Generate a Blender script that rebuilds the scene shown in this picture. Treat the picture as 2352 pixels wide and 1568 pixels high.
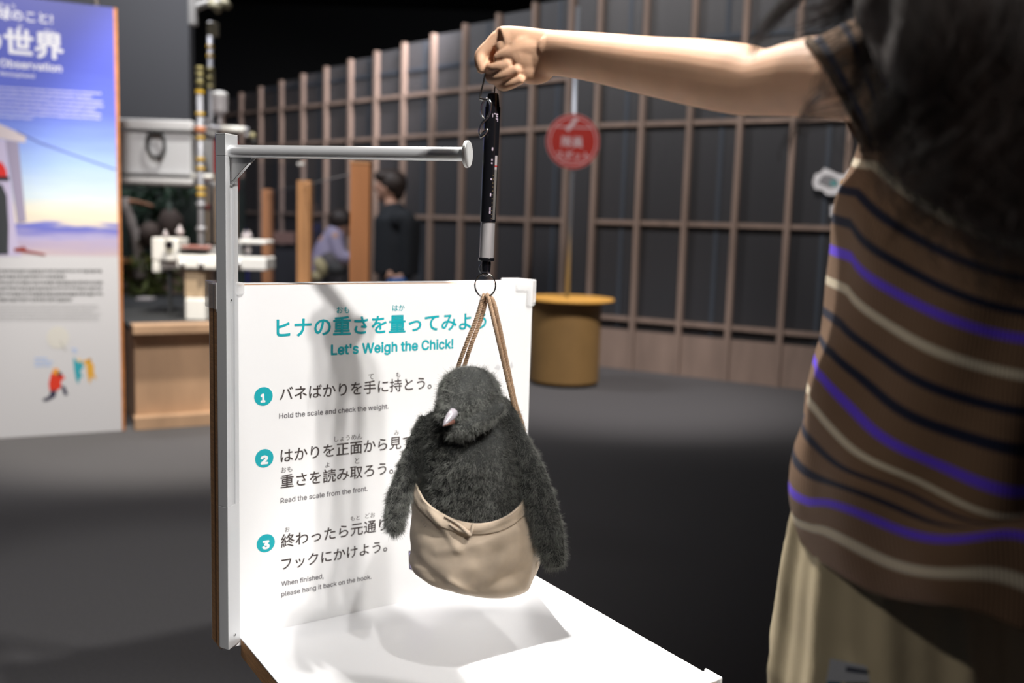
import bpy, bmesh, math, random
import numpy as np
from mathutils import Vector, Matrix
from mathutils.bvhtree import BVHTree
random.seed(7); rng = np.random.default_rng(7)
for o in list(bpy.data.objects): bpy.data.objects.remove(o)
sc = bpy.context.scene; COL = sc.collection
V = lambda *a: np.array(a, float)

# ------------------------------------------------------------------ camera
FPX, PITCH, ROLL, EYE = 2157.0, math.radians(7.11), math.radians(1.79), V(0, 0, 1.18)
fw = V(0, math.cos(PITCH), -math.sin(PITCH)); r0 = V(1, 0, 0); u0 = np.cross(r0, fw)
rt = math.cos(ROLL)*r0 + math.sin(ROLL)*u0; up = -math.sin(ROLL)*r0 + math.cos(ROLL)*u0
cd = bpy.data.cameras.new('camera'); cam = bpy.data.objects.new('camera', cd); COL.objects.link(cam); sc.camera = cam
cd.sensor_width = 36; cd.lens = FPX/2352*36; cd.clip_start = .05; cd.clip_end = 60
m = Matrix.Identity(4)
for i in range(3): m[i][0] = rt[i]; m[i][1] = up[i]; m[i][2] = -fw[i]; m[i][3] = EYE[i]
cam.matrix_world = m
cd.dof.use_dof = True; cd.dof.focus_distance = 1.33; cd.dof.aperture_fstop = 2.9
# ------------------------------------------------------------------ world, exposure, lamps
sc.view_settings.view_transform = 'Standard'; sc.view_settings.look = 'None'
sc.view_settings.gamma = 1; sc.view_settings.exposure = 0.0
try: sc.view_settings.use_curve_mapping = False
except Exception: pass
w = bpy.data.worlds.new('hall_darkness'); sc.world = w; w.use_nodes = True
w.node_tree.nodes['Background'].inputs[0].default_value = (.75, .8, 1, 1)
w.node_tree.nodes['Background'].inputs[1].default_value = .035
def spot(name, loc, target, energy, size, blend=.25, radius=.03, color=(1, 1, 1)):
    l = bpy.data.lights.new(name, 'SPOT'); l.energy = energy; l.spot_size = math.radians(size); l.spot_blend = blend
    l.shadow_soft_size = radius; l.color = color
    o = bpy.data.objects.new(name, l); COL.objects.link(o); o.location = loc
    o.rotation_euler = (Vector(target)-Vector(loc)).to_track_quat('-Z', 'Y').to_euler(); return o
def area(name, loc, target, energy, sx, sy, color=(1, 1, 1)):
    l = bpy.data.lights.new(name, 'AREA'); l.energy = energy; l.shape = 'RECTANGLE'; l.size = sx; l.size_y = sy; l.color = color
    o = bpy.data.objects.new(name, l); COL.objects.link(o); o.location = loc
    o.rotation_euler = (Vector(target)-Vector(loc)).to_track_quat('-Z', 'Y').to_euler(); return o
HAND = V(-.036, 1.2, 1.396)
LB = V(-.1267, .423, .8972)          # towards the track spot behind the board
TBL = V(-.4165+.8313*.70+.5558*.36, 1.42+.5558*.70-.8313*.36, .5165)
spot('spot_behind_board', V(.033, 1.72, 1.075)+LB*2.2, TBL, 2600, 18.5, .12, .02, (1, .97, .93))
spot('spot_arm_rim', (-.5, 2.6, 3.6), (.2, .90, 1.2), 700, 21, .5, .05, (1, .95, .9))
spot('fill_board_edge', (-2.0, .8, 3.2), (-.44, 1.42, .8), 45, 13, .5, .05, (1, .93, .86))  # added fill lamp, brightens the wooden left end of the board
spot('fill_left_on_visitor', (-2.3, .45, 3.1), (.34, .80, 1.02), 75, 17, .6, .06, (1, .93, .86))  # invented side lamp, put in to light the torso from the left
spot('spot_chick_front', (.62, -1.25, 3.15), (-.06, 1.22, .72), 190, 11.5, .5, .03, (1, .98, .96))
spot('spot_over_shoulder', HAND+V(.49, -.54, .686)*2.2, (-.17, 1.5, .8), 205, 30, .35, .03, (1, .97, .93))
spot('spot_over_shoulder_second', HAND+V(.44, -.56, .70)*2.2, (-.17, 1.5, .8), 165, 30, .35, .03, (1, .96, .94))
spot('hall_lattice_wash', (1.0, 4.0, 4.4), (.9, 7.9, 1.3), 460, 88, .8, .3, (1, .93, .9))
spot('spot_right_overhead', (1.3, .9, 3.7), (-.18, 1.40, .86), 150, 22, .4, .10, (1, .97, .95))
area('partition_fill', (-2.6, 6.6, 4.3), (-2.6, 8.6, 1.6), 140, 2, .6, (.95, .95, 1))  # area fill added so the grey partition does not go black
spot('spot_carpet_pool', (1.3, 4.6, 3.8), (.75, 6.6, 0), 560, 46, .9, .1, (1, .93, .92))
spot('spot_far_lattice', (-.6, 8.6, 3.7), (-2.2, 10.9, 2.1), 520, 75, .8, .2, (1, .93, .96))
spot('spot_info_board', (-1.2, 2.6, 3.4), (-2.3, 4.9, 1.1), 380, 60, .7, .08, (1, .96, .95))
spot('spot_display_bench', (-1.4, 4.35, 3.6), (-1.7, 5.2, .4), 560, 50, .6, .08, (1, .92, .82))
spot('spot_instruments', (-1.2, 5.0, 3.7), (-1.7, 6.4, 1.0), 330, 40, .6, .08, (1, .97, .92))
spot('spot_left_carpet', (-1.6, 1.6, 3.6), (-1.6, 3.4, 0), 190, 75, .9, .1, (1, .95, .93))

spot('fill_fence_post', (.1, 2.4, 3.7), (-.8, 4.5, 1.0), 260, 20, .8, .08, (1, .92, .84))  # extra lamp added only to brighten the nearest fence post

# ------------------------------------------------------------------ photo measurements to world points
def ray(x, y): return fw + rt*(x-1176)/FPX + up*(784-y)/FPX
def at(x, y, Y): d = ray(x, y); return EYE + d*Y/d[1]
def onz(x, y, z): d = ray(x, y); return EYE + d*(z-EYE[2])/d[2]
def onp(x, y, P, n): d = ray(x, y); return EYE + d*((P-EYE)@n)/(d@n)
Z = V(0, 0, 1)
def nrm(v): v = np.asarray(v, float); return v/max(np.linalg.norm(v), 1e-12)

# ------------------------------------------------------------------ materials
def hexc(h):
    h = h.lstrip('#'); c = [int(h[i:i+2], 16)/255 for i in (0, 2, 4)]
    return tuple((x/12.92 if x <= .04045 else ((x+.055)/1.055)**2.4) for x in c)
MATS = {}
def mat(name, col, rough=.6, metal=0, var=0, vscale=20, bump=0, bscale=200, stretch=None, **kw):
    if name in MATS: return MATS[name]
    if isinstance(col, str): col = hexc(col)
    M = bpy.data.materials.new(name); M.use_nodes = True; nt = M.node_tree; N = nt.nodes; L = nt.links
    b = N['Principled BSDF']; b.inputs['Base Color'].default_value = (*col, 1)
    b.inputs['Roughness'].default_value = rough; b.inputs['Metallic'].default_value = metal
    for k, v in kw.items(): b.inputs[k.replace('_', ' ')].default_value = v
    tc = N.new('ShaderNodeTexCoord'); src = tc.outputs['Object']
    if stretch:
        mp = N.new('ShaderNodeMapping'); mp.inputs['Scale'].default_value = stretch; L.new(src, mp.inputs['Vector']); src = mp.outputs[0]
    if var:
        n = N.new('ShaderNodeTexNoise'); n.inputs['Scale'].default_value = vscale; n.inputs['Detail'].default_value = 5; L.new(src, n.inputs['Vector'])
        rp = N.new('ShaderNodeValToRGB'); rp.color_ramp.elements[0].position = .3; rp.color_ramp.elements[1].position = .7
        rp.color_ramp.elements[0].color = (*[c*(1-var) for c in col], 1); rp.color_ramp.elements[1].color = (*[min(1, c*(1+var)) for c in col], 1)
        L.new(n.outputs['Fac'], rp.inputs[0]); L.new(rp.outputs[0], b.inputs['Base Color'])
    if bump:
        n = N.new('ShaderNodeTexNoise'); n.inputs['Scale'].default_value = bscale; n.inputs['Detail'].default_value = 3; L.new(src, n.inputs['Vector'])
        bp = N.new('ShaderNodeBump'); bp.inputs['Strength'].default_value = bump; bp.inputs['Distance'].default_value = .002
        L.new(n.outputs['Fac'], bp.inputs['Height']); L.new(bp.outputs[0], b.inputs['Normal'])
    MATS[name] = M; return M
def clear(name, tint=(1, 1, 1), gloss=.05, rough=.02):
    M = bpy.data.materials.new(name); M.use_nodes = True; nt = M.node_tree; N = nt.nodes; L = nt.links
    N.remove(N['Principled BSDF']); out = N['Material Output']
    t = N.new('ShaderNodeBsdfTransparent'); t.inputs[0].default_value = (*tint, 1)
    g = N.new('ShaderNodeBsdfGlossy'); g.inputs['Roughness'].default_value = rough
    mx = N.new('ShaderNodeMixShader'); mx.inputs[0].default_value = gloss
    L.new(t.outputs[0], mx.inputs[1]); L.new(g.outputs[0], mx.inputs[2]); L.new(mx.outputs[0], out.inputs[0])
    MATS[name] = M; return M
WHITE = mat('white_laminate', (.86, .86, .86), .38, bump=.03, bscale=900)
TABLEW = mat('white_table_laminate', (.84, .84, .85), .3, bump=.04, bscale=700)
PLY = mat('birch_ply_edge', '#b98a5c', .6, var=.25, vscale=40, stretch=(1, 1, 14), bump=.15)
PLYF = mat('birch_ply_face', '#b09072', .55, var=.16, vscale=6, stretch=(1, 1, .35), bump=.08)
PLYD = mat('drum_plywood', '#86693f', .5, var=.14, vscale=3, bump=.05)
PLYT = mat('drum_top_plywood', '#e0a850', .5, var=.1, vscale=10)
CEDAR = mat('lattice_batten_wood', '#8c796d', .65, var=.16, vscale=8, stretch=(1, 1, .2))
FENCE = mat('pale_fence_post_wood', '#c08a58', .6, var=.16, vscale=12, stretch=(1, 1, .15))
ALU = mat('satin_aluminium', (.62, .63, .64), .42, .35, bump=.02, bscale=500)
ALUD = mat('dark_anodised_aluminium', (.5, .5, .5), .45, .8)  # darker, more metallic aluminium for gusset, latches and connectors
CHROME = mat('chrome', (.85, .85, .85), .12, 1)
STEEL = mat('brushed_steel_sleeve', (.60, .57, .57), .3, .35, var=.12, vscale=60, stretch=(40, 40, 1))
BLACKP = mat('glossy_black_plastic', (.008, .008, .01), .12)
DARKM = mat('dark_nickel', (.25, .23, .22), .2, 1)
CYAN = mat('cyan_print', (0, .36, .41), .5)
INK = mat('dark_brown_ink', (.045, .033, .03), .6)
GREYINK = mat('grey_ink', (.13, .12, .13), .6)
PRINTW = mat('white_print', (.85, .85, .86), .5)
ACRY = mat('clear_acrylic', (.8, .8, .8), .08, Alpha=.32, Specular_IOR_Level=.8)
GLASS = clear('display_glass', (.93, .94, .96), .05, .01)
CARPET = mat('charcoal_carpet', (.075, .073, .075), .95, var=.12, vscale=120, bump=.5, bscale=600)
BLACKW = mat('matt_black_wall', (.004, .005, .006), .9)
GREYW = mat('dark_grey_partition_paint', (.06, .061, .066), .8)
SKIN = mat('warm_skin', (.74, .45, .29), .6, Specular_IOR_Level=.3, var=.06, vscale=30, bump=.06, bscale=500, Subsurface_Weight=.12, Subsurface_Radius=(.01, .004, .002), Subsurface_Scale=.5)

# ------------------------------------------------------------------ geometry helpers
def merge(*gs):
    vs, fs, k = [], [], 0
    for v, f in gs:
        v = np.asarray(v, float).reshape(-1, 3); vs.append(v); fs += [tuple(i+k for i in q) for q in f]; k += len(v)
    return np.vstack(vs), fs
def box(c, s, ax=None):
    A = np.eye(3) if ax is None else np.array([nrm(a) for a in ax]); c = np.asarray(c, float); h = np.asarray(s, float)/2
    v = [c+sx*h[0]*A[0]+sy*h[1]*A[1]+sz*h[2]*A[2] for sz in (-1, 1) for sy in (-1, 1) for sx in (-1, 1)]
    f = [(0, 2, 3, 1), (4, 5, 7, 6), (0, 1, 5, 4), (2, 6, 7, 3), (0, 4, 6, 2), (1, 3, 7, 5)]
    if np.linalg.det(A) < 0: f = [q[::-1] for q in f]
    return np.array(v), f
def loft(rings, cap=True):
    n = len(rings[0]); v = np.vstack(rings); f = []
    for i in range(len(rings)-1):
        for j in range(n): k = (j+1) % n; f.append((i*n+j, i*n+k, (i+1)*n+k, (i+1)*n+j))
    if cap: f.append(tuple(range(n))[::-1]); f.append(tuple(range((len(rings)-1)*n, len(rings)*n)))
    return v, f
def ell(c, a, b, n=20):
    t = np.linspace(0, 2*math.pi, n, endpoint=False); return np.asarray(c)+np.outer(np.cos(t), a)+np.outer(np.sin(t), b)
def frames(P):
    P = np.asarray(P, float); T = np.gradient(P, axis=0); T /= np.linalg.norm(T, axis=1)[:, None]+1e-12
    ref = V(0, 0, 1) if abs(T[0][2]) < .9 else V(1, 0, 0); a = nrm(np.cross(T[0], ref)); out = []
    for t in T: a = nrm(a-t*(a@t)); out.append((a, np.cross(t, a)))
    return out
def tube(P, R, n=10, cap=True, closed=False):
    P = np.asarray(P, float); R = np.full(len(P), R) if np.isscalar(R) else np.asarray(R)
    rings = [ell(P[i], a*R[i], b*R[i], n) for i, (a, b) in enumerate(frames(P))]
    if closed: rings.append(rings[0]); cap = False
    return loft(rings, cap)
def cyl(a, b, r, n=20, r2=None): a = np.asarray(a, float); b = np.asarray(b, float); return tube([a, b], [r, r if r2 is None else r2], n)
def spline(P, k=8):
    P = np.asarray(P, float); out = []
    for i in range(len(P)-1):
        p0 = P[max(i-1, 0)]; p1 = P[i]; p2 = P[i+1]; p3 = P[min(i+2, len(P)-1)]
        for t in np.arange(k)/k: out.append(.5*((2*p1)+(-p0+p2)*t+(2*p0-5*p1+4*p2-p3)*t*t+(-p0+3*p1-3*p2+p3)*t**3))
    out.append(P[-1]); return np.array(out)
def sph(c, r, nu=20, nv=12, ax=None):
    A = np.eye(3) if ax is None else np.array([nrm(a) for a in ax]); r = V(r, r, r) if np.isscalar(r) else np.asarray(r, float); rings = []
    for i in range(nv+1):
        ph = math.pi*(i+.02 if i == 0 else (i-.02 if i == nv else i))/nv
        t = np.linspace(0, 2*math.pi, nu, endpoint=False)
        p = np.stack([np.cos(t)*math.sin(ph)*r[0], np.sin(t)*math.sin(ph)*r[1], np.full(nu, -math.cos(ph)*r[2])], 1); rings.append(np.asarray(c)+p@A)
    return loft(rings)
def chain(P, R, k=6, n=14):
    Q = spline(np.column_stack([P, R]), k); pts, rr = Q[:, :3], Q[:, 3]
    return merge(tube(pts, rr, n), sph(pts[0], rr[0], n, 8), sph(pts[-1], rr[-1], n, 8))
def origin(o):
    p = V(0, 0, 0)
    while o is not None: p = p+np.array(o.location); o = o.parent
    return p
def link(name, me, m, parent=None, smooth=True):
    o = bpy.data.objects.new(name, me); COL.objects.link(o)
    if m is not None and not me.materials: me.materials.append(m)
    if smooth is not None:
        me.polygons.foreach_set('use_smooth', [bool(smooth)]*len(me.polygons))
    if parent is not None: o.parent = parent
    return o
def obj(name, g, m, parent=None, smooth=False, bevel=0, auto=None, seg=2):
    v, f = g; v = np.asarray(v, float)
    base = origin(parent) if parent is not None else V((v[:, 0].min()+v[:, 0].max())/2, (v[:, 1].min()+v[:, 1].max())/2, v[:, 2].min())
    me = bpy.data.meshes.new(name); me.from_pydata((v-base).tolist(), [], f); me.update()
    o = link(name, me, m, parent, smooth)
    if parent is None: o.location = base
    if auto:
        me.set_sharp_from_angle(angle=math.radians(auto))
    if bevel:
        b = o.modifiers.new('bevel', 'BEVEL'); b.width = bevel; b.segments = seg; b.limit_method = 'ANGLE'; b.angle_limit = math.radians(40)
    return o
def tag(o, label=None, cat=None, group=None, kind=None):
    for k, v in (('label', label), ('category', cat), ('group', group), ('kind', kind)):
        if v: o[k] = v
    return o
def thing(name, loc, label, cat, group=None, kind=None):
    o = bpy.data.objects.new(name, None); COL.objects.link(o); o.location = Vector([float(a) for a in loc]); o.empty_display_size = .05
    return tag(o, label, cat, group, kind)
def evalmesh(o):
    dg = bpy.context.evaluated_depsgraph_get(); dg.update(); return bpy.data.meshes.new_from_object(o.evaluated_get(dg))
def remesh(g, voxel, smooth=4, fac=.5):
    me = bpy.data.meshes.new('t'); me.from_pydata(np.asarray(g[0]).tolist(), [], g[1]); me.update()
    o = bpy.data.objects.new('t', me); COL.objects.link(o)
    r = o.modifiers.new('r', 'REMESH'); r.mode = 'VOXEL'; r.voxel_size = voxel
    if smooth: s = o.modifiers.new('s', 'SMOOTH'); s.factor = fac; s.iterations = smooth
    e = evalmesh(o); v = np.zeros(len(e.vertices)*3); e.vertices.foreach_get('co', v); f = [tuple(p.vertices) for p in e.polygons]
    bpy.data.objects.remove(o); bpy.data.meshes.remove(me); bpy.data.meshes.remove(e); return v.reshape(-1, 3), f
class Plane:
    """a flat face in the room: origin O, horizontal direction u, outward normal n"""
    def __init__(s, O, u, n): s.O = np.asarray(O, float); s.u = nrm(u); s.n = nrm(n)
    def ab(s, x, y): p = onp(x, y, s.O, s.n)-s.O; return float(p@s.u), float(p[2])
    def pt(s, a, b, off=0): return s.O+s.u*a+Z*b+s.n*off
def prism(pl, ab, off, th):
    """polygon in plane coordinates given a small thickness"""
    ab = [tuple(p) for p in ab]
    A = sum(ab[i][0]*ab[(i+1) % len(ab)][1]-ab[(i+1) % len(ab)][0]*ab[i][1] for i in range(len(ab)))
    if A < 0: ab = ab[::-1]
    r1 = np.array([pl.pt(a, b, off) for a, b in ab]); r2 = np.array([pl.pt(a, b, off+th) for a, b in ab])
    v, f = loft([r1, r2]); 
    if np.cross(pl.u, Z)@pl.n < 0: f = [q[::-1] for q in f]
    return v, f
def decal(name, pl, px, m, parent, off=.0003, th=.0004):
    o = obj(name, prism(pl, [pl.ab(*p) for p in px], off, th), m, parent)
    return o
LATIN = None
try:
    import os
    fp_ = os.path.join(bpy.utils.resource_path('LOCAL'), 'datafiles', 'fonts', 'Inter.woff2')
    if os.path.exists(fp_): LATIN = bpy.data.fonts.load(fp_)
except Exception: pass
def lettering(text, pl, pL, pR, m, parent, bold=0, off=.0004, name='lettering', vert=None, ab=None, mono=None):
    """text whose left and right ends of the baseline stand at the two measured points"""
    cu = bpy.data.curves.new('t', 'FONT'); cu.body = text; cu.size = 1; cu.offset = 0
    if LATIN and all(ord(ch) < 128 for ch in text): cu.font = LATIN
    cu.extrude = 0; cu.resolution_u = 3
    if mono: cu.space_character = mono
    t = bpy.data.objects.new('t', cu); COL.objects.link(t)
    me = evalmesh(t)
    if cu.font == LATIN and LATIN and 'k' in text:       # the k of this face fills badly: cut it out and draw it plainly
        def ext(tx):
            cu.body = tx; m_2 = evalmesh(t); q = np.array([tuple(a_.co) for a_ in m_2.vertices]); bpy.data.meshes.remove(m_2); return q[:, 0].min(), q[:, 0].max(), q[:, 1].max()
        k0, k1, kh = ext('k'); gv = np.array([tuple(q.co) for q in me.vertices]); gf_ = [tuple(q.vertices) for q in me.polygons]; ins = []
        for i_ in [i_ for i_, ch in enumerate(text) if ch == 'k']:
            xm_ = ext(text[:i_+1])[1]; xl = xm_-(k1-k0); gf_ = [q for q in gf_ if not (xl-.008 < gv[list(q), 0].mean() < xm_+.008)]; sw = .112*kh; w_ = k1-k0
            for pg in ([(0, 0), (sw, 0), (sw, kh), (0, kh)], [(sw*.9, .20*kh), (sw*.9, .36*kh), (w_*.72, .72*kh), (w_*.97, .72*kh)], [(w_*.36, .38*kh), (w_*.54, .46*kh), (w_, 0), (w_*.76, 0)]): ins.append((np.array([(xl+a_, b_, 0) for a_, b_ in pg]), [(0, 1, 2, 3)]))
        used_ = sorted({j for q in gf_ for j in q}); mp_i = {j: i_ for i_, j in enumerate(used_)}; cu.body = text
        gv, gf_ = merge((gv[used_], [tuple(mp_i[j] for j in q) for q in gf_]), *ins); me = bpy.data.meshes.new('t'); me.from_pydata(gv.tolist(), [], gf_)
    bpy.data.objects.remove(t)
    if bold:                                             # heavier weight: the same outline laid down again a hair to each side
        gv = np.array([tuple(q.co) for q in me.vertices]); gf_ = [tuple(q.vertices) for q in me.polygons]
        gv, gf_ = merge(*[(gv+V(bold*math.cos(k_*math.pi/4), bold*math.sin(k_*math.pi/4), k_*1.5e-5), gf_) for k_ in range(8)], (gv+V(0, 0, 1.3e-4), gf_))
        me = bpy.data.meshes.new('t'); me.from_pydata(gv.tolist(), [], gf_)
    n = len(me.vertices); v = np.zeros(n*3); me.vertices.foreach_get('co', v); v = v.reshape(-1, 3)
    if ab: (a0, b0), (a1, b1) = ab
    else: (a0, b0), (a1, b1) = pl.ab(*pL), pl.ab(*pR)
    x0, x1 = v[:, 0].min(), v[:, 0].max(); s = (a1-a0)/(x1-x0); sy = abs(s) if vert is None else vert
    b = (b0+b1)/2
    base = origin(parent)
    w_ = pl.O+np.outer(a0+(v[:, 0]-x0)*s, pl.u)+np.outer(b+v[:, 1]*sy, Z)+np.outer(off+v[:, 2], pl.n)-base
    me.vertices.foreach_set('co', w_.ravel()); me.update(); me.materials.clear()
    return link(name, me, m, parent, None)

# ================================================================== THE HALL
floor = obj('floor', box((0, 6, -.05), (16, 20, .1)), CARPET); tag(floor, kind='structure')
tag(obj('ceiling', box((0, 6, 4.65), (16, 20, .1)), BLACKW), kind='structure')
tag(obj('wall_back', box((0, 15.9, 2.3), (16, .2, 4.6)), BLACKW), kind='structure')
tag(obj('wall_side', box((7.9, 6, 2.3), (.2, 20, 4.6)), BLACKW), kind='structure')
pw = at(275, 100, 8.6); pe = at(431, 100, 8.6)
tag(obj('wall_left', box(((-5.5+pe[0])/2, 8.7, 2.25), (pe[0]+5.5, .12, 4.5)), GREYW), kind='structure')

# ---- lattice wall: two straight runs meeting at a shallow corner
PM = V(.54, 8.08, 0); PL_ = V(-3.72, 12.05, 0); PR_ = V(2.412, 6.95, 0)
poly_m = mat('fluted_charcoal_polycarbonate', (.035, .036, .041), .45, Specular_IOR_Level=.9)
nt = poly_m.node_tree; wv = nt.nodes.new('ShaderNodeTexWave'); wv.bands_direction = 'X'; wv.inputs['Scale'].default_value = 28
tc = nt.nodes.new('ShaderNodeTexCoord'); nt.links.new(tc.outputs['UV'], wv.inputs['Vector'])
bp = nt.nodes.new('ShaderNodeBump'); bp.inputs['Strength'].default_value = .7; bp.inputs['Distance'].default_value = .004
nt.links.new(wv.outputs['Fac'], bp.inputs['Height']); nt.links.new(bp.outputs[0], nt.nodes['Principled BSDF'].inputs['Normal'])
BLUEGREY = mat('blue_grey_rail_and_reflection', (.06, .072, .09), .5, .2)  # colour of the top rail and of the painted bluish reflections
lat = thing('wall_right', PM, 'timber lattice wall over dark fluted panels', None, kind='structure'); del lat['label']
def uvx(o, d):
    me = o.data; uv = me.uv_layers.new(name='UVMap')
    co = np.zeros(len(me.vertices)*3); me.vertices.foreach_get('co', co); co = co.reshape(-1, 3)
    li = np.zeros(len(me.loops), int); me.loops.foreach_get('vertex_index', li)
    a = np.stack([co[li]@d, co[li][:, 2]], 1); uv.data.foreach_set('uv', a.ravel())
def run(A, d, S, top, corner=None):
    n = nrm(V(-d[1], d[0], 0)); n = n if n@(EYE-A) > 0 else -n
    zs = [.425, 1.225, 2.02, 2.425]
    P = lambda s, z, o=0: A+d*s+Z*z+n*o
    for i, s in enumerate(S):
        h = top(s); obj('batten', box(P(s, h/2), (.042, .05, h), (d, n, Z)), CEDAR, lat)
    for i in range(len(S)-1):
        s0, s1 = S[i], S[i+1]; mid = (s0+s1)/2; w_ = s1-s0
        lv = [.33]+zs+[min(top(s0), top(s1))]
        for z in zs+[2.67]: 
            if z < lv[-1]-.02: obj('rail', box(P(mid, z, -.004 if z < 2.6 else -.03), (w_-.052, .03, .036), (d, n, Z)), CEDAR if z < 2.6 else BLUEGREY, lat)
        for a, b in zip(lv[:-1], lv[1:]):
            if b-a > .05:
                o = obj('fluted_panel', box(P(mid, (a+b)/2, -.04), (w_, .012, b-a-.006), (d, n, Z)), poly_m, lat); uvx(o, d)
        if i % 2 == 0 or w_ < .3: obj('reflection_strip', box(P(mid+.05, (.33+lv[-1])/2, -.03), (.035, .006, lv[-1]-.35), (d, n, Z)), BLUEGREY, lat)  # strip stands in for a bluish reflection in the fluted panels
        obj('plinth_board', box(P(mid, .165, -.005), (w_-.052, .03, .33), (d, n, Z)), CEDAR, lat)
dl = nrm(PM-PL_); dr = nrm(PR_-PM)
run(PM, dl, [-5.83+.4375*i for i in range(13)]+[-.16], lambda s: 3.15+s*(.52/5.83))
run(PM, dr, [.13, .54, .95, 1.36, 1.77, 2.18, 2.59, 3.0, 3.41, 3.82], lambda s: 3.25)
o = obj('corner_panel', box((PM-dl*.08+PM+dr*.065)/2+Z*1.6+V(-.02, .06, 0), (.30, .012, 3.1), (nrm(dl+dr), V(0, 1, 0), Z)), poly_m, lat); uvx(o, nrm(dl+dr))

# white stickers on the lattice wall
wn = nrm(V(-dr[1], dr[0], 0)); wn = wn if wn@(-PM) > 0 else -wn
WP = Plane(PM+wn*.03, dr, wn)
st = thing('animal_sticker', WP.pt(*WP.ab(1930, 415)), 'white cut-out sticker with a grey seal-like shape on the lattice wall', 'sticker')
decal('backing', WP, [(1867, 420), (1872, 400), (1885, 396), (1893, 386), (1905, 390), (1925, 400), (1940, 402), (1952, 388), (1985, 380), (2010, 392), (2010, 440), (1990, 448), (1900, 448), (1888, 436), (1872, 434)], PRINTW, st, -.002, .004)
decal('print_shape', WP, [(1878, 420), (1890, 402), (1908, 402), (1925, 412), (1926, 428), (1905, 432)], mat('soft_grey_print', (.25, .25, .26), .6), st, .0025, .001)
decal('print_shape', WP, [(1908, 414), (1922, 416), (1922, 428), (1908, 426)], mat('teal_print', (.1, .35, .35), .6), st, .0036, .001)
decal('print_shape', WP, [(1932, 414), (1942, 414), (1942, 424), (1932, 424)], mat('orange_print', (.8, .4, .05), .6), st, .0036, .001)
decal('print_shape', WP, [(1958, 396), (1990, 392), (2000, 410), (1960, 408)], MATS['teal_print'], st, .0036, .001)
st = thing('caption_sticker', WP.pt(*WP.ab(1925, 485)), 'small white caption plate on the lattice wall under the seal sticker', 'sticker')
decal('plate', WP, [(1908, 472), (1945, 472), (1945, 497), (1908, 497)], PRINTW, st, -.002, .004)
for k in range(3): decal('print_line', WP, [(1912, 477+6*k), (1941, 477+6*k), (1941, 479+6*k), (1912, 479+6*k)], MATS['soft_grey_print'], st, .0025, .001)

# ---- red round sign on its pole and drum
DC = onz(1298, 890, 0)+V(0, .2, 0); DY = DC[1]
rb = abs(at(1378, 700, DY)[0]-at(1218, 700, DY)[0])/2; cx = at(1298, 800, DY)[0]
ztop = at(1298, 683, DY)[2]
dm = thing('drum_stand', (cx, DY, 0), 'round plywood drum stand with an overhanging top, behind the white board', 'stand')
obj('plinth', cyl((cx, DY, 0), (cx, DY, .03), rb-.03, 48), BLACKW, dm, True, auto=40)
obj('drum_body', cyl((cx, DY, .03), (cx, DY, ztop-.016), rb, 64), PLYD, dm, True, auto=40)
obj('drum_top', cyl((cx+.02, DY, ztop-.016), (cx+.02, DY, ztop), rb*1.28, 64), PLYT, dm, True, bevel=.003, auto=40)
px_ = at(1304, 650, DY)[0]; sg = thing('round_sign', (px_, DY, ztop), 'round red and white sign on a thin grey pole above the drum', 'sign')
sc_ = at(1316, 325, DY-.03); SR = 61/FPX*DY
obj('pole', cyl((px_, DY, ztop), (px_, DY, 2.75), .016, 16), mat('grey_blue_pole', (.35, .38, .42), .35, .6), sg, True)
SP = Plane(sc_, V(1, .12, 0), V(.12, -1, 0))
circ = lambda r, n=48: [(r*math.cos(t), r*math.sin(t)) for t in np.linspace(0, 2*math.pi, n, endpoint=False)]
obj('sign_rim', prism(SP, circ(SR), -.012, .012), mat('sign_pale_rim', '#b98888', .5), sg)
RED = mat('sign_red', '#a81c08', .5)
def ring(pl, r0, r1, off, th, n=48):
    g = []
    a = np.array([pl.pt(x, y, off) for x, y in circ(r0, n)]); b = np.array([pl.pt(x, y, off) for x, y in circ(r1, n)])
    c = np.array([pl.pt(x, y, off+th) for x, y in circ(r1, n)]); d = np.array([pl.pt(x, y, off+th) for x, y in circ(r0, n)])
    return loft([a, b, c, d, a], False)
obj('sign_face', prism(SP, circ(SR*.97), 0, .002), RED, sg)
SPK = mat('sign_faded_white', '#cbb4b8', .6)
obj('ring_line', ring(SP, SR*.84, SR*.87, .002, .001), SPK, sg)
obj('pencil_mark', prism(SP, [(-.06, .085), (-.035, .07), (.035, .16), (.01, .175)], .003, .001), SPK, sg)
obj('thin_line', prism(SP, [(-.14, .098), (.14, .098), (.14, .106), (-.14, .106)], .002, .001), SPK, sg)
lettering('隊員', SP, 0, 0, SPK, sg, .02, .003, ab=((-.085, -.035), (.075, -.035)))
lettering('スポット', SP, 0, 0, SPK, sg, .02, .003, ab=((-.125, -.125), (.125, -.125)))
obj('thin_line', prism(SP, [(-.09, -.14), (.09, -.14), (.09, -.145), (-.09, -.145)], .002, .001), SPK, sg)

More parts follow.
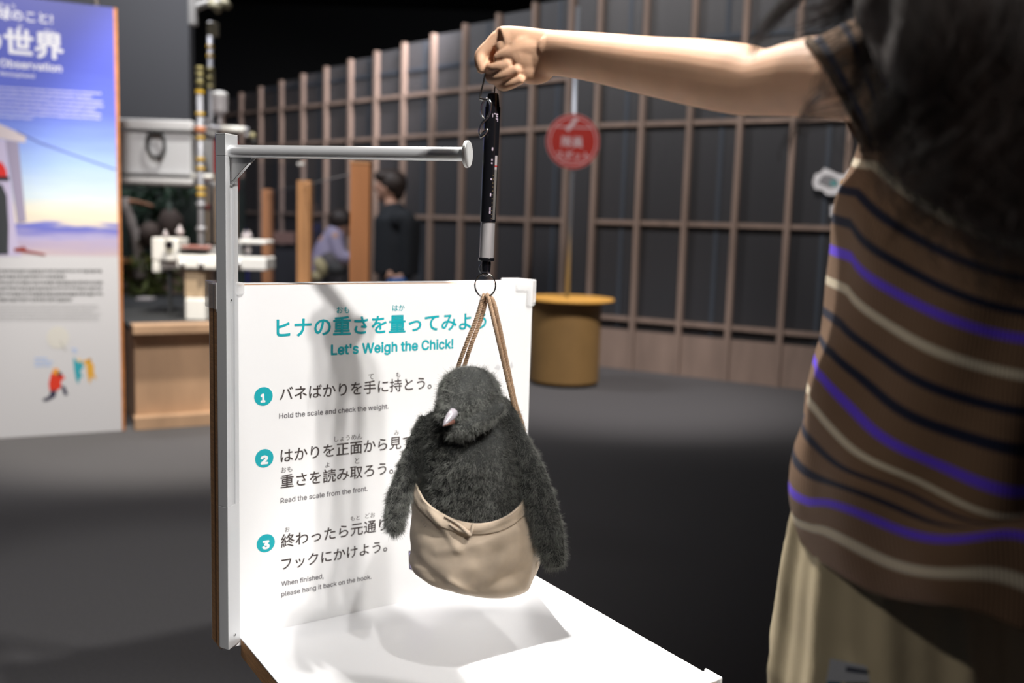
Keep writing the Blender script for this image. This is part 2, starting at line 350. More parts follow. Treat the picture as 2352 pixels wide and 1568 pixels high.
# ---- big information board at the left
B0 = V(-2.1, 5.0, 0); bu = nrm(V(.527, .26, 0)); bn = nrm(V(.26, -.527, 0))
IB = Plane(B0, bu, bn); BH = 2.22; BW = 1.5
ib = thing('information_board', B0-bu*.75, 'tall blue and white information board with a wooden edge at the left', 'board')
obj('wood_core', box(B0-bu*(BW/2)+Z*BH/2-bn*.018, (BW, .034, BH), (bu, bn, Z)), mat('orange_wood_edge', '#b9763f', .6, var=.15, vscale=20), ib)
edge = at(268, 20, 5.0)
sky = mat('printed_sky_photo', (.5, .5, .8), .45)
nt = sky.node_tree; N = nt.nodes; L = nt.links
tc = N.new('ShaderNodeTexCoord'); sp = N.new('ShaderNodeSeparateXYZ'); L.new(tc.outputs['Object'], sp.inputs[0])
no = N.new('ShaderNodeTexNoise'); no.inputs['Scale'].default_value = 9; no.inputs['Detail'].default_value = 4
mp = N.new('ShaderNodeMapping'); mp.inputs['Scale'].default_value = (.5, .5, 5); L.new(tc.outputs['Object'], mp.inputs[0]); L.new(mp.outputs[0], no.inputs[0])
mr = N.new('ShaderNodeMapRange'); mr.inputs[1].default_value = .955; mr.inputs[2].default_value = BH
ad = N.new('ShaderNodeMath'); ad.operation = 'MULTIPLY_ADD'; ad.inputs[1].default_value = .09; L.new(no.outputs['Fac'], ad.inputs[0]); L.new(sp.outputs['Z'], ad.inputs[2])
sb = N.new('ShaderNodeMath'); sb.operation = 'SUBTRACT'; sb.inputs[1].default_value = .045; L.new(ad.outputs[0], sb.inputs[0]); L.new(sb.outputs[0], mr.inputs[0]); rp = N.new('ShaderNodeValToRGB'); L.new(mr.outputs[0], rp.inputs[0]); cr = rp.color_ramp
def zf(y): return (IB.ab(200, y)[1]-.955)/(BH-.955)
stops = [(585, '#c8b7bd'), (560, '#b9abc4'), (548, '#b8b0d2'), (530, '#6f73c4'), (519, '#7077c8'), (514, '#e6d9c8'), (490, '#efe6cd'), (450, '#cfe0ea'), (380, '#a3c0ee'), (320, '#7f98e6'), (260, '#5a6bd0'), (150, '#4350b6'), (10, '#3f46a4')]
cr.elements.remove(cr.elements[1])
for k, (q, c) in enumerate(sorted((max(0, min(1, zf(y))), c) for y, c in stops)):
    e = cr.elements[0] if k == 0 else cr.elements.new(q)
    e.position = q; e.color = (*hexc(c), 1)
L.new(rp.outputs[0], N['Principled BSDF'].inputs['Base Color'])
zb = IB.ab(200, 588)[1]
obj('printed_photo', prism(IB, [(-BW, zb), (-.004, zb), (-.004, BH), (-BW, BH)], -.001, .002), sky, ib)
obj('white_sheet', prism(IB, [(-BW, 0.002), (-.004, 0.002), (-.004, zb), (-BW, zb)], -.001, .002), mat('matt_white_board', (.62, .62, .63), .6), ib)
obj('edge_strip', prism(IB, [(-.004, 0.002), (.012, 0.002), (.012, BH), (-.004, BH)], -.036, .037), MATS['orange_wood_edge'], ib)
BPW = mat('board_white_lettering', (.8, .8, .85), .5)
def lt(s, xl, yl, xr, yr, b=.02, m_=None): lettering(s, IB, (xl, yl), (xr, yr), m_ or BPW, ib, b, .0016)
lt('地球のこと!', -36, 40, 121, 52, .03); lt('の世界', -60, 112, 147, 132, .035); lt('Observation', 0, 155, 142, 163, .02); lt('Atmosphere!', -2, 173, 80, 179, .01)
lt('ちきゅう', -18, 16, 35, 19, .01); lt('せ', 40, 66, 52, 67, .01); lt('かい', 102, 75, 126, 77, .01)
def textrow(y0, y1, x0, x1, h, m_, seed, nm='text_line'):
    r = random.Random(seed); g = []; x = x0
    while x < x1:
        w_ = r.uniform(3, 7)*h/6; yy = y0+(y1-y0)*(x/235); t = r.choice([.7, 1, 1, .85])
        a, b = IB.ab(x, yy); a2, b2 = IB.ab(min(x+w_, x1), yy+h*t); g.append(prism(IB, [(a, b), (a2, b), (a2, b2), (a, b2)], .0012, .0008)); x += w_+r.uniform(.8, 1.6)*h/6
    tag(obj(nm, merge(*g), m_, ib), kind='stuff')
for k, xe in enumerate([232, 212, 236, 237, 220, 232, 232, 75]): textrow(199+9.6*k, 213+9.6*k, -10, xe, 4.5, mat('board_pale_lettering', (.55, .56, .78), .5), k)
for k, xe in enumerate([234, 150, 236, 234, 236, 166]): textrow(619+13.2*k, 619+13.2*k, -10, xe, 7, mat('board_black_lettering', (.12, .12, .12), .6), 20+k)
for k, xe in enumerate([225, 228, 215, 232, 225, 228]): textrow(700+6.6*k, 700+6.6*k, -10, xe, 2.6, mat('board_grey_lettering', (.4, .4, .4), .6), 40+k)
for k, xe in enumerate([108, 122, 118]): textrow(821+8*k, 821+8*k, 80, xe, 4, mat('board_blue_lettering', (.35, .5, .8), .6), 60+k)
textrow(800, 800, 165, 178, 4, MATS['board_blue_lettering'], 70); textrow(807, 807, 167, 178, 4, MATS['board_blue_lettering'], 71)
def bd(nm, px, col, z=.0014): decal(nm, IB, px, mat('board_'+nm+'_ink_'+col[1:], col, .6), ib, z, .0006)
# printed photograph: shelter, rope, worker with a red cap
bd('shelter_roof', [(-40, 272), (0, 285), (60, 312), (58, 328), (20, 322), (-40, 310)], '#cfc3c6')
bd('shelter_wall', [(-40, 312), (12, 322), (26, 430), (40, 560), (50, 588), (-40, 588)], '#c3bad6', .0012)
bd('shelter_post', [(12, 322), (42, 326), (60, 508), (40, 512)], '#9b93ab', .0020)
bd('rope', [(38, 300), (90, 325), (180, 358), (266, 388), (266, 391), (180, 361), (90, 329), (38, 304)], '#5b66a8')
bd('cap', [(-20, 368), (4, 372), (14, 388), (17, 405), (-20, 405)], '#d8251c', .0026)
bd('goggles', [(-20, 405), (21, 405), (21, 415), (-20, 415)], '#15151a', .0027)
bd('jacket', [(-30, 418), (5, 424), (16, 450), (20, 520), (19, 584), (-30, 584)], '#33383a', .0026)
bd('tool', [(32, 570), (56, 566), (62, 574), (105, 583), (104, 587), (58, 579), (34, 578)], '#8f3b30', .0024)
def disc(px, py, r, n=20): return [(px+r*math.cos(t), py+r*math.sin(t)) for t in np.linspace(0, 2*math.pi, n, endpoint=False)]
bd('balloon', disc(133, 775, 26, 28), '#d4d2c9'); bd('balloon_string', [(136, 783), (139, 783), (153, 806), (149, 804)], '#b9b7ae', .002)
bd('parka', [(117, 858), (128, 850), (140, 856), (150, 868), (140, 874), (141, 888), (130, 898), (114, 897), (112, 880)], '#d8381f')
bd('hood', disc(128, 853, 8), '#e59a3a', .002); bd('camera_print', disc(137, 858, 5), '#3a3a44', .0026)
bd('trousers', [(118, 896), (130, 896), (128, 910), (115, 918), (101, 922), (98, 916), (112, 910)], '#34324a'); bd('boot', [(140, 884), (150, 888), (156, 906), (148, 908), (143, 894)], '#34324a')
bd('teal_suit', [(168, 822), (172, 822), (178, 832), (188, 830), (192, 842), (184, 852), (190, 866), (184, 866), (180, 882), (174, 870), (170, 845)], '#2fa0ae')
bd('yellow_suit', [(188, 830), (198, 826), (204, 824), (216, 838), (216, 856), (222, 872), (212, 864), (206, 882), (200, 860), (198, 838)], '#dba53a'); bd('head_print', disc(182, 827, 4), '#e8c070', .002); bd('head_print', disc(206, 826, 4), '#b8862c', .002)
# thin hanging rod above the board
hr = at(216, 6, 5.02); tag(obj('hanging_rod', cyl((hr[0], hr[1]+.03, BH-.012), (hr[0], hr[1]+.03, 4.58), .01, 10), mat('pale_rod', (.5, .5, .48), .5), smooth=True), 'thin pale rod rising above the blue information board', 'rod')

# ================================================================== DISPLAY BENCH BEHIND THE BOARD
F0 = V(-2.06, 5.06, 0); fu = nrm(V(.88, .47, 0)); fn = nrm(V(.47, -.88, 0))
C = lambda s, d, z: F0+fu*s-fn*d+Z*z     # along, behind the front face, up
db = thing('display_bench', C(.6, .9, 0), 'low plywood display bench with a wooden ledge right of the blue board', 'bench')
obj('face_panel', box(C(.51, .045, .265), (1.0, .03, .53), (fu, fn, Z)), PLYF, db)
obj('ledge', box(C(.51, .015, .552), (1.03, .13, .05), (fu, fn, Z)), PLYF, db, bevel=.003)
obj('toe_ledge', box(C(.51, -.01, .035), (1.03, .08, .07), (fu, fn, Z)), PLYF, db, bevel=.003)
obj('deck', box(C(.51, 1.3, .525), (1.0, 2.5, .03), (fu, fn, Z)), mat('dark_deck', (.02, .022, .024), .8), db)
obj('back_panel', box(C(.51, 2.56, .68), (1.0, .03, .3), (fu, fn, Z)), mat('taupe_panel', '#7d6a60', .7), db)
obj('rail', box(C(.51, 2.53, .80), (1.0, .05, .035), (fu, fn, Z)), FENCE, db)
obj('side_panel', box(C(.025, 1.31, .255), (.03, 2.5, .53), (fu, fn, Z)), PLYF, db)
obj('side_panel', box(C(.995, 1.31, .255), (.03, 2.5, .53), (fu, fn, Z)), PLYF, db)
bk = mat('diorama_backdrop_green', (.008, .016, .012), .8, var=.8, vscale=5)
tag(obj('backdrop_screen', box(at(375, 545, 7.75)+V(.05, 0, 0), (1.25, .04, 1.0)), bk), 'dark green backdrop screen behind the instruments', 'screen')
def dep(o, *a, **k): return tag(o, *a, **k)
Yd = 7.2
br = [at(288, 468, Yd), at(300, 463, Yd), at(322, 466, Yd), at(352, 474, Yd)]
bw = thing('driftwood', at(290, 560, Yd), 'pale forked driftwood branch against the dark backdrop', 'branch')
obj('twig', tube(spline(br), np.linspace(.025, .012, 25), 8), mat('branch_brown', '#8a6045', .7), bw, True)
obj('trunk', tube(spline([at(286, 455, Yd), at(293, 485, Yd), at(303, 520, Yd), at(316, 560, Yd), at(322, 640, Yd)]), np.linspace(.035, .05, 33), 8), mat('bleached_branch', '#8d8580', .7, var=.3, vscale=12), bw, True)
def shrub(name, px, Y, r, col, label, n=70, parent=None):
    c = at(*px, Y); g = []
    for i in range(n):
        p = c+rng.normal(0, 1, 3)*r*.5; d = nrm(rng.normal(0, 1, 3)); e = nrm(np.cross(d, rng.normal(0, 1, 3))); l = r*.28
        g.append((np.array([p-d*l, p+e*l*.3, p+d*l, p-e*l*.3]), [(0, 1, 2, 3)]))
    o = obj(name, merge(*g), mat('leaf_'+col[1:], col, .6), parent); 
    return tag(o, label, 'plant', kind='stuff')
shrub('moss_mound', (345, 640), 7.3, .22, '#4b5626', 'olive moss mound low behind the display rail', 160)
shrub('fern_clump', (318, 606), 7.1, .07, '#5d6e22', 'small bright green fern clump left of the white instrument', 60)
shrub('dark_bush', (350, 470), 7.5, .25, '#16301f', 'dark green bush against the backdrop above the instrument', 150)
def rock(name, px, Y, r, col, label, cat='rock'):
    c = at(*px, Y); v, f = sph(c, r, 14, 9); v = c+(v-c)*(1+rng.normal(0, .05, (len(v), 1)))
    return tag(obj(name, (v, f), mat('rock_'+col[1:], col, .8, var=.3, vscale=20), smooth=True), label, cat)
rock('taupe_rock', (392, 520), 7.3, V(.10, .08, .14), '#473b36', 'tall taupe rock behind the white instrument')
rock('taupe_rock', (345, 540), 7.2, V(.08, .08, .10), '#4a3e38', 'smaller brown rock left of the tall taupe rock')
def bx(name, x0, y0, x1, y1, Y, dp, m_, parent=None, bevel=.004, **k):
    a = at(x0, y0, Y); b = at(x1, y1, Y); c = (a+b)/2; s = abs(b-a)
    return obj(name, box(c+V(0, dp/2, 0), (s[0], dp, s[2])), m_, parent, bevel=bevel, **k)
IW = mat('instrument_white', (.8, .79, .74), .4)
BEIGE = mat('beige_paint', '#b8a285', .6)
wt = thing('lab_trolley', at(500, 745, 6.0), 'white equipment trolley on a beige column behind the aluminium post', 'trolley')
bx('tray', 405, 585, 611, 622, 5.72, .22, IW, wt, .01); bx('column', 424, 622, 470, 684, 5.76, .12, BEIGE, wt); bx('base', 424, 684, 472, 769, 5.74, .2, IW, wt, .012)
bx('upper_shelf', 545, 550, 612, 561, 5.75, .18, IW, wt, .01); bx('shelf_bracket', 548, 561, 552, 585, 5.85, .02, ALU, wt)
for k in range(4): obj('latch', cyl(at(418+43*k, 606, 5.715), at(418+43*k, 606, 5.695), .018, 10), ALUD, wt, True)
wi = thing('white_instrument', at(378, 625, 5.9), 'white boxy instrument with a small dark screen left of the trolley', 'instrument')
bx('housing', 347, 545, 409, 600, 5.9, .2, IW, wi, .01); bx('screen', 380, 553, 397, 571, 5.89, .01, mat('lcd_dark', (.01, .01, .015), .2), wi, .001); bx('keypad', 381, 573, 397, 580, 5.89, .01, mat('keypad_beige', (.4, .38, .3), .5), wi, .001)
bx('foot', 350, 600, 366, 625, 5.9, .16, IW, wi); bx('connector_row', 368, 602, 408, 618, 5.93, .1, ALUD, wi); bx('stand_leg', 384, 616, 392, 762, 5.96, .05, MATS.get('dark_deck'), wi)
tag(bx('white_carton', 311, 684, 345, 716, 6.9, .12, mat('carton_white', (.45, .42, .42), .6)), 'small white carton on the dark display deck', 'box')
tag(bx('tool_case', 412, 572, 470, 585, 5.74, .12, mat('black_case', (.01, .01, .01), .4)), 'flat black case lying on the white trolley', 'case')
tag(bx('pink_folder', 415, 564, 478, 572, 5.75, .12, mat('pink_folder', '#9c6a60', .6)), 'pinkish folder resting above the black case on the trolley', 'folder')
gm = mat('lab_glass_bright', (.55, .5, .5), .08, .3)
for i, (x, y, r, lb) in enumerate([(380, 540, .018, 'small glass flask above the white instrument'), (413, 533, .024, 'larger glass flask right of the small one'), (562, 543, .02, 'glass flask left on the upper trolley shelf'), (572, 541, .017, 'glass flask right on the upper trolley shelf'), (478, 576, .022, 'glass jar beside the black case'), (520, 577, .03, 'round glass jar behind the aluminium post'), (570, 575, .022, 'small jar under the upper trolley shelf')]):
    c = at(x, y, 5.82); h = r*1.2
    t = thing('glass_flask', c-Z*h*1.4, lb, 'flask', 'lab glass on the trolley')
    obj('bulb', sph(c, r, 16, 10), gm, t, True); obj('neck', cyl(c+Z*r*.7, c+Z*r*1.7, r*.4, 12), gm, t, True)
    if i == 0: obj('stem', cyl(c-Z*r, at(x, 549, 5.82), r*.3, 8), gm, t, True)
for i, (x0, x1, m_, lb) in enumerate([(485, 492, 'rock', 'stubby'), (538, 556, 'x', 'long')]):
    tag(bx('meter_box', x0, 566, x1 if i else 512, 585, 5.78, .08, mat('meter_grey', (.2, .2, .2), .5)), lb+' grey meter box standing on the white trolley', 'meter')
# white shelter box on the mast
SHW = mat('shelter_box_grey_white', (.6, .6, .6), .5)
sb_ = thing('shelter_box', at(358, 428, 6.0), 'pale grey shelter box with a black strap handle beside the blue board', 'box')
bx('lid', 262, 271, 440, 300, 5.98, .5, SHW, sb_, .012); bx('body', 262, 300, 438, 404, 6.0, .45, mat('shelter_box_body', (.56, .57, .58), .5), sb_, .006); bx('lower_rim', 262, 404, 440, 424, 5.98, .5, SHW, sb_, .01)
bx('trim_strip', 262, 296, 440, 302, 5.97, .02, ALU, sb_); bx('trim_strip', 262, 394, 440, 401, 5.97, .02, ALU, sb_)
hp = [(343, 305), (337, 325), (341, 345), (350, 358), (361, 361), (372, 355), (377, 338), (375, 318), (370, 306)]
obj('strap_handle', tube(spline([at(*p, 5.96) for p in hp]), .011, 8), mat('black_rubber', (.012, .012, .012), .5), sb_, True)
bx('handle_mount', 345, 300, 370, 311, 5.96, .03, MATS['black_rubber'], sb_)
# mast
YEL = mat('yellow_tape', '#c9a01c', .5); MG = mat('mast_grey', (.32, .32, .34), .4, .4)
mp_ = at(460, 150, 6.0); ms = thing('instrument_mast', at(460, 590, 6.0), 'tall grey instrument mast with yellow tape bands left of the post', 'mast')
def mx(x, y, Y=6.0): return at(x, y, Y)
xm = at(461, 400, 6.0)[0]
zz = lambda y, Y=6.0, x=460: at(x, y, Y)[2]
obj('pole', cyl((xm, 6, .54), (xm, 6, zz(210)), .02, 14), MG, ms, True)
obj('pole_top', cyl((xm, 6, zz(212)), (xm, 6, zz(160)), .019, 14), mat('khaki_metal', '#6f6b52', .5), ms, True)
for y in (212, 262, 317, 366, 387, 432, 447): obj('tape_band', cyl((xm, 6, zz(y-4)), (xm, 6, zz(y+4)), .026, 14), YEL, ms, True)
for y in (158, 172, 190): obj('clamp', cyl((xm, 6, zz(y-5)), (xm, 6, zz(y+4)), .024, 12), mat('tarnished_brass', '#8f8455', .4, .5), ms, True)
for y in (470, 525): obj('joint_collar', cyl((xm, 6, zz(y-5)), (xm, 6, zz(y+5)), .03, 12), MG, ms, True)
obj('orange_clamp', cyl((xm, 6, zz(305)), (xm, 6, zz(291)), .032, 12), mat('copper_clamp', '#c07a50', .4), ms, True)
obj('cross_bar', cyl(mx(438, 291, 6.03), mx(556, 298, 6.03), .018, 14), MG, ms, True); obj('cross_bar_tip', cyl(mx(510, 295.5, 6.03), mx(562, 298, 6.03), .020, 14), IW, ms, True)
obj('tip_ring', cyl(mx(564, 298, 6.03), mx(571, 298.5, 6.03), .016, 12), MG, ms, True)
obj('lower_bar', cyl(mx(436, 403, 6.03), mx(488, 406, 6.03), .014, 12), IW, ms, True)
obj('strut', cyl(mx(470, 282, 6.02), mx(492, 262, 6.02), .005, 8), MG, ms, True); obj('strut', cyl(mx(468, 270, 6.02), mx(480, 285, 6.02), .005, 8), MG, ms, True)
lv = thing('louvred_sensor', mx(505, 300, 6.03), 'white louvred weather sensor standing on the mast cross bar', 'sensor')
xs = mx(505, 250, 6.03)[0]; LG = mat('louvre_grey', (.36, .34, .35), .5)
for k in range(9): y = 222+k*5; rr = .048-(.012*max(0, k-6)); obj('louvre', cyl((xs, 6.03, zz(y+3.6, 6.03)), (xs, 6.03, zz(y, 6.03)), rr*.93, 20, rr), LG, lv, True)
obj('cap', sph((xs, 6.03, zz(216, 6.03)), V(.05, .05, .022), 20, 8), mat('louvre_cap_white', (.5, .5, .5), .4), lv, True)
obj('stem', cyl((xs, 6.03, zz(262, 6.03)), (xs, 6.03, zz(291, 6.03)), .013, 10), LG, lv, True)
gd = thing('wind_gauge', mx(580, 330, 6.1), 'small yellowish and dark gauge beyond the end of the cross bar', 'gauge')
obj('cup', sph(mx(580, 312, 6.1), .022, 12, 8), mat('khaki_cup', '#8d8560', .5), gd, True); obj('cup', sph(mx(566, 312, 6.1), .014, 12, 8), LG, gd, True); obj('stem', cyl(mx(582, 318, 6.1), mx(584, 335, 6.1), .014, 10), MATS['black_rubber'], gd, True)
obj('arm', cyl(mx(566, 300, 6.1), mx(580, 312, 6.1), .006, 8), MG, gd, True)
m2 = thing('rear_mast', at(482, 560, 6.6), 'thinner mast with yellow bands rising behind the first mast', 'mast')
x2 = at(483, 120, 6.6)[0]; z2 = lambda y: at(482, y, 6.6)[2]
obj('pole', cyl((x2, 6.6, z2(560)), (x2, 6.6, z2(50)), .017, 12), MG, m2, True)
for y in (108, 129): obj('tape_band', cyl((x2, 6.6, z2(y-4)), (x2, 6.6, z2(y+4)), .024, 12), YEL, m2, True)
bx('head_block', 476, 50, 497, 82, 6.58, .06, mat('khaki_block', '#837e6c', .5), m2); bx('junction_box', 477, 162, 489, 205, 6.58, .05, mat('khaki_metal', '#6f6b52', .5), m2)
for y in (160, 180, 200): obj('clamp', cyl((x2, 6.6, z2(y+4)), (x2, 6.6, z2(y-4)), .026, 12), MATS['tarnished_brass'], m2, True)
wb = thing('track_spotlight', at(441, 58, 7.0), 'pale bracket spotlight at the upper end of the grey partition', 'spotlight')
LW = mat('lamp_grey_white', (.45, .44, .42), .5)
bx('upright', 431, -40, 450, 58, 7.0, .06, LW, wb, .01)
obj('arm', tube(spline([at(445, 22, 7.03), at(462, 12, 7.03), at(485, 6, 7.03), at(508, 6, 7.03)]), .028, 12), LW, wb, True)
obj('lamp_head', cyl(at(485, 4, 7.03), at(503, 24, 7.0), .035, 16, .03), mat('lamp_beige', '#8f8970', .5), wb, True); obj('lamp_head', cyl(at(512, 0, 7.03), at(524, 16, 7.0), .03, 16, .028), MATS['lamp_beige'], wb, True)
# red pennant sign
rg = thing('hanging_banner', at(508, 560, 6.9), 'narrow red and cream banner with red marks behind the aluminium post', 'banner')
bx('red_field', 473, 322, 544, 398, 6.9, .02, mat('banner_red', '#b3180c', .6), rg, .001); bx('cream_field', 473, 398, 544, 560, 6.9, .02, mat('banner_cream', '#a08c78', .6), rg, .001)
for y in (335, 352, 368): bx('white_mark', 480, y, 488, y+11, 6.89, .006, mat('banner_white', '#c08a88', .6), rg, .0005)
for y in (405, 470): bx('red_mark', 474, y, 490, y+10, 6.89, .006, mat('banner_mark', '#8c2a22', .6), rg, .0005)
bx('red_side', 530, 398, 546, 436, 6.88, .01, MATS['banner_red'], rg, .0005)

# glass fence with wooden posts running back into the hall
gf = thing('glass_fence', V(-.72, 4.4, 0), 'wooden posted glass fence running back behind the white board', 'fence')
P1, P2, P3 = V(-.72, 4.4, 0), V(-1.45, 6.5, 0), V(-2.306, 8.8, 0)
gd_ = nrm(P2-P1); gn = nrm(V(gd_[1], -gd_[0], 0))
for P, w_, m_ in ((P1, .088, mat('orange_fence_post', '#c98a5c', .6, var=.14, vscale=10, stretch=(1, 1, .15))), (P2, .088, FENCE), (P3, .088, MATS['orange_fence_post'])):
    obj('post', box(P+Z*.715, (w_, w_, 1.43), (V(1, 0, 0), V(0, 1, 0), Z)), m_, gf, bevel=.003)
obj('top_cap', box(P1+Z*1.437, (.094, .094, .014)), mat('post_top_light', '#d8a070', .5), gf, bevel=.003)
obj('kick_board', box((P1+P3)/2+Z*.2, (np.linalg.norm(P3-P1)-.09, .03, .38), (nrm(P3-P1), gn, Z)), PLYF, gf)
for A, B in ((P1, P2), (P2, P3)):
    d = nrm(B-A); l = np.linalg.norm(B-A)-.12; nn = V(d[1], -d[0], 0)
    obj('glass_pane', box((A+B)/2+Z*.9, (l, .01, 1.0), (d, nn, Z)), GLASS, gf)
    obj('pane_edge', box((A+B)/2+Z*1.4005, (l, .011, .004), (d, nn, Z)), mat('glass_edge_grey', (.3, .32, .33), .2), gf)
ga = at(530, 371, 5.35); gb = at(704, 379, 5.35); gz = (ga[2]+gb[2])/2
tag(obj('glass_screen', box(((ga[0]+gb[0])/2, 5.35, (gz+.58)/2), (gb[0]-ga[0], .01, gz-.58)), GLASS), 'clear glass screen standing over the bench, just right of the post', 'screen')
gcl = obj('edge_glint', box((gb[0]-.03, 5.345, gz), (.04, .02, .016)), mat('painted_glint', (.9, .9, .9), .15, .6), bevel=.004); tag(gcl, 'small bright block standing in for a highlight on the top corner of the glass screen', 'clip')  # bright block added as the highlight at the end of the glass edge
# pinkish display crate behind glass
tag(bx('timber_crate', 600, 532, 676, 560, 9.3, .3, mat('crate_pinkish', '#8a6a60', .7)), 'pinkish brown crate seen through the glass behind a fence post', 'crate')
tag(bx('rear_counter', 545, 560, 690, 700, 9.35, .3, mat('counter_dark', (.03, .03, .035), .6)), 'dark counter seen through the glass behind the crate', 'counter')

# ================================================================== PEOPLE IN THE BACKGROUND
def torso(levels, n=28):
    return loft([ell(c, V(a, 0, 0), V(0, b, 0), n) for c, a, b in levels])
NAVY = mat('black_navy_cloth', (.006, .009, .013), .85, bump=.2, bscale=60)
HAIRB = mat('dark_brown_hair', (.02, .012, .009), .6, bump=.5, bscale=60)
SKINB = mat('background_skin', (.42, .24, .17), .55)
def head_geo(c, r, face):
    """c centre of skull, r half height, face = horizontal facing direction"""
    f = nrm(face); s = np.cross(Z, f); g = [sph(c, V(r*.86, r*.70, r), 20, 14, (f, s, Z)), sph(c+f*r*.18-Z*r*.45, V(r*.62, r*.52, r*.55), 16, 10, (f, s, Z)),
        chain([c+f*r*.80+Z*r*.10, c+f*r*1.02-Z*r*.20], [r*.09, r*.15], 3, 10), sph(c+f*r*.74-Z*r*.55, V(r*.12, r*.26, r*.10), 12, 8, (f, s, Z)), sph(c+f*r*.66-Z*r*.86, r*.2, 12, 8),
        sph(c+f*r*.74+Z*r*.22, V(r*.14, r*.42, r*.10), 12, 8, (f, s, Z))]
    for q in (-1, 1): g.append(sph(c+s*q*r*.70-Z*r*.08, V(r*.14, r*.07, r*.24), 10, 8, (f, s, Z)))
    return merge(*g)
YM = 8.2
man = thing('person', V(at(905, 600, YM)[0], YM, 0), 'man in dark jacket standing sideways beyond the wooden post, blue cloth in hand', 'person')
hc_ = at(893, 428, YM); mxx = at(908, 560, YM)[0]
hz = hc_[2]
lv_ = [(V(mxx, YM, .86), .13, .17), (V(mxx, YM, 1.05), .13, .18), (V(mxx-.01, YM, 1.22), .15, .20), (V(mxx-.01, YM, hz-.26), .145, .21), (V(mxx-.02, YM, hz-.19), .07, .09), (V(hc_[0]+.01, YM, hz-.1), .055, .06)]
fdir = V(-1, .15, 0)
hm = at(918, 634, YM-.22); hm2 = at(896, 630, YM-.22)
body = merge(head_geo(hc_+V(0, 0, 0), .125, fdir), torso(lv_), chain([V(mxx+.07, YM-.2, hz-.28), V(mxx+.12, YM-.24, 1.14), hm+V(.05, 0, 0), hm], [.045, .038, .028, .026]),
    chain([hm, hm+V(-.05, 0, -.03)], [.026, .018]), chain([hm2, hm2+V(-.03, 0, -.03)], [.024, .016]),
    chain([V(mxx-.02, YM+.2, hz-.28), V(mxx-.06, YM+.2, 1.05), hm2], [.05, .042, .026]), chain([V(mxx, YM-.09, .9), V(mxx, YM-.1, .5), V(mxx+.02, YM-.1, .08)], [.085, .06, .04]), chain([V(mxx, YM+.09, .9), V(mxx, YM+.1, .5), V(mxx+.02, YM+.1, .08)], [.085, .06, .04]))
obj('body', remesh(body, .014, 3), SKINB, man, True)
jk = merge(torso([(V(mxx+.01, YM, .72), .20, .22), (V(mxx+.02, YM, 1.0), .205, .24), (V(mxx+.02, YM, 1.2), .205, .245), (V(mxx, YM, hz-.28), .175, .24), (V(mxx-.015, YM, hz-.2), .11, .16), (V(mxx-.01, YM, hz-.14), .07, .075)]),
    chain([V(mxx+.06, YM-.22, hz-.28), V(mxx+.13, YM-.24, 1.16), hm+V(.07, 0, .02)], [.085, .08, .055]), chain([V(mxx-.02, YM+.2, hz-.28), V(mxx-.06, YM+.2, 1.05)], [.07, .055]))
obj('jacket', remesh(jk, .016, 4), NAVY, man, True)
tr = merge(chain([V(mxx, YM-.09, .85), V(mxx, YM-.1, .5), V(mxx+.02, YM-.1, .1)], [.12, .09, .075]), chain([V(mxx, YM+.09, .85), V(mxx, YM+.1, .5), V(mxx+.02, YM+.1, .1)], [.12, .09, .075]))
obj('trousers', remesh(tr, .016, 3), NAVY, man, True)
obj('hair', remesh(merge(sph(hc_+V(.035, 0, .03), V(.125, .11, .12), 18, 12), sph(hc_+V(-.03, 0, .085), V(.1, .095, .06), 16, 10), sph(hc_+V(.08, 0, -.03), V(.06, .08, .09), 12, 8)), .012, 1), HAIRB, man, True)
for q in (-.1, .1): obj('shoe', remesh(merge(sph((mxx, YM+q, .045), V(.13, .05, .045), 14, 8), sph((mxx+.06, YM+q, .06), V(.05, .045, .055), 12, 8)), .012, 2), BLACKP, man, True)
hb = at(908, 650, YM-.26); o = obj('blue_cloth', remesh(merge(sph(hb, V(.08, .035, .045), 16, 10), sph(hb+V(.05, 0, .02), V(.05, .03, .03), 12, 8)), .01, 1), mat('blue_cloth', '#14508c', .7), smooth=True); tag(o, 'bright blue cloth held in the hands of the man in the dark jacket', 'cloth')
YC = 8.3
ch = thing('person', V(at(545, 560, YC)[0], YC, 0), 'dark haired child in blue and purple half hidden behind the aluminium post', 'person')
cc = at(535, 472, YC); cx_ = cc[0]
cb = merge(head_geo(cc, .1, V(.9, -.3, 0)), torso([(V(cx_, YC, .5), .1, .13), (V(cx_, YC, .8), .11, .14), (V(cx_, YC, cc[2]-.2), .1, .13), (V(cx_, YC, cc[2]-.12), .04, .05), (V(cx_, YC, cc[2]-.05), .04, .05)]), chain([V(cx_, YC-.07, .55), V(cx_, YC-.07, .06)], [.06, .04]), chain([V(cx_, YC+.07, .55), V(cx_, YC+.07, .06)], [.06, .04]),
    chain([V(cx_+.02, YC-.14, cc[2]-.24), V(cx_+.06, YC-.18, cc[2]-.45), V(cx_+.12, YC-.16, cc[2]-.5)], [.035, .03, .025]))
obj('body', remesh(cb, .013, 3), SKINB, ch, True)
obj('coat', remesh(merge(torso([(V(cx_, YC, .45), .14, .17), (V(cx_, YC, .8), .13, .16), (V(cx_, YC, cc[2]-.2), .115, .155), (V(cx_, YC, cc[2]-.13), .06, .07)]), chain([V(cx_+.02, YC-.14, cc[2]-.24), V(cx_+.06, YC-.18, cc[2]-.45)], [.05, .04])), .013, 3), mat('violet_blue_cloth', '#3a3fa0', .7), ch, True)
obj('hair', remesh(merge(sph(cc+V(-.02, 0, .02), V(.1, .095, .105), 16, 10), sph(cc+V(-.05, 0, -.05), V(.07, .08, .08), 12, 8)), .012, 1), mat('black_hair', (.008, .008, .01), .5), ch, True)
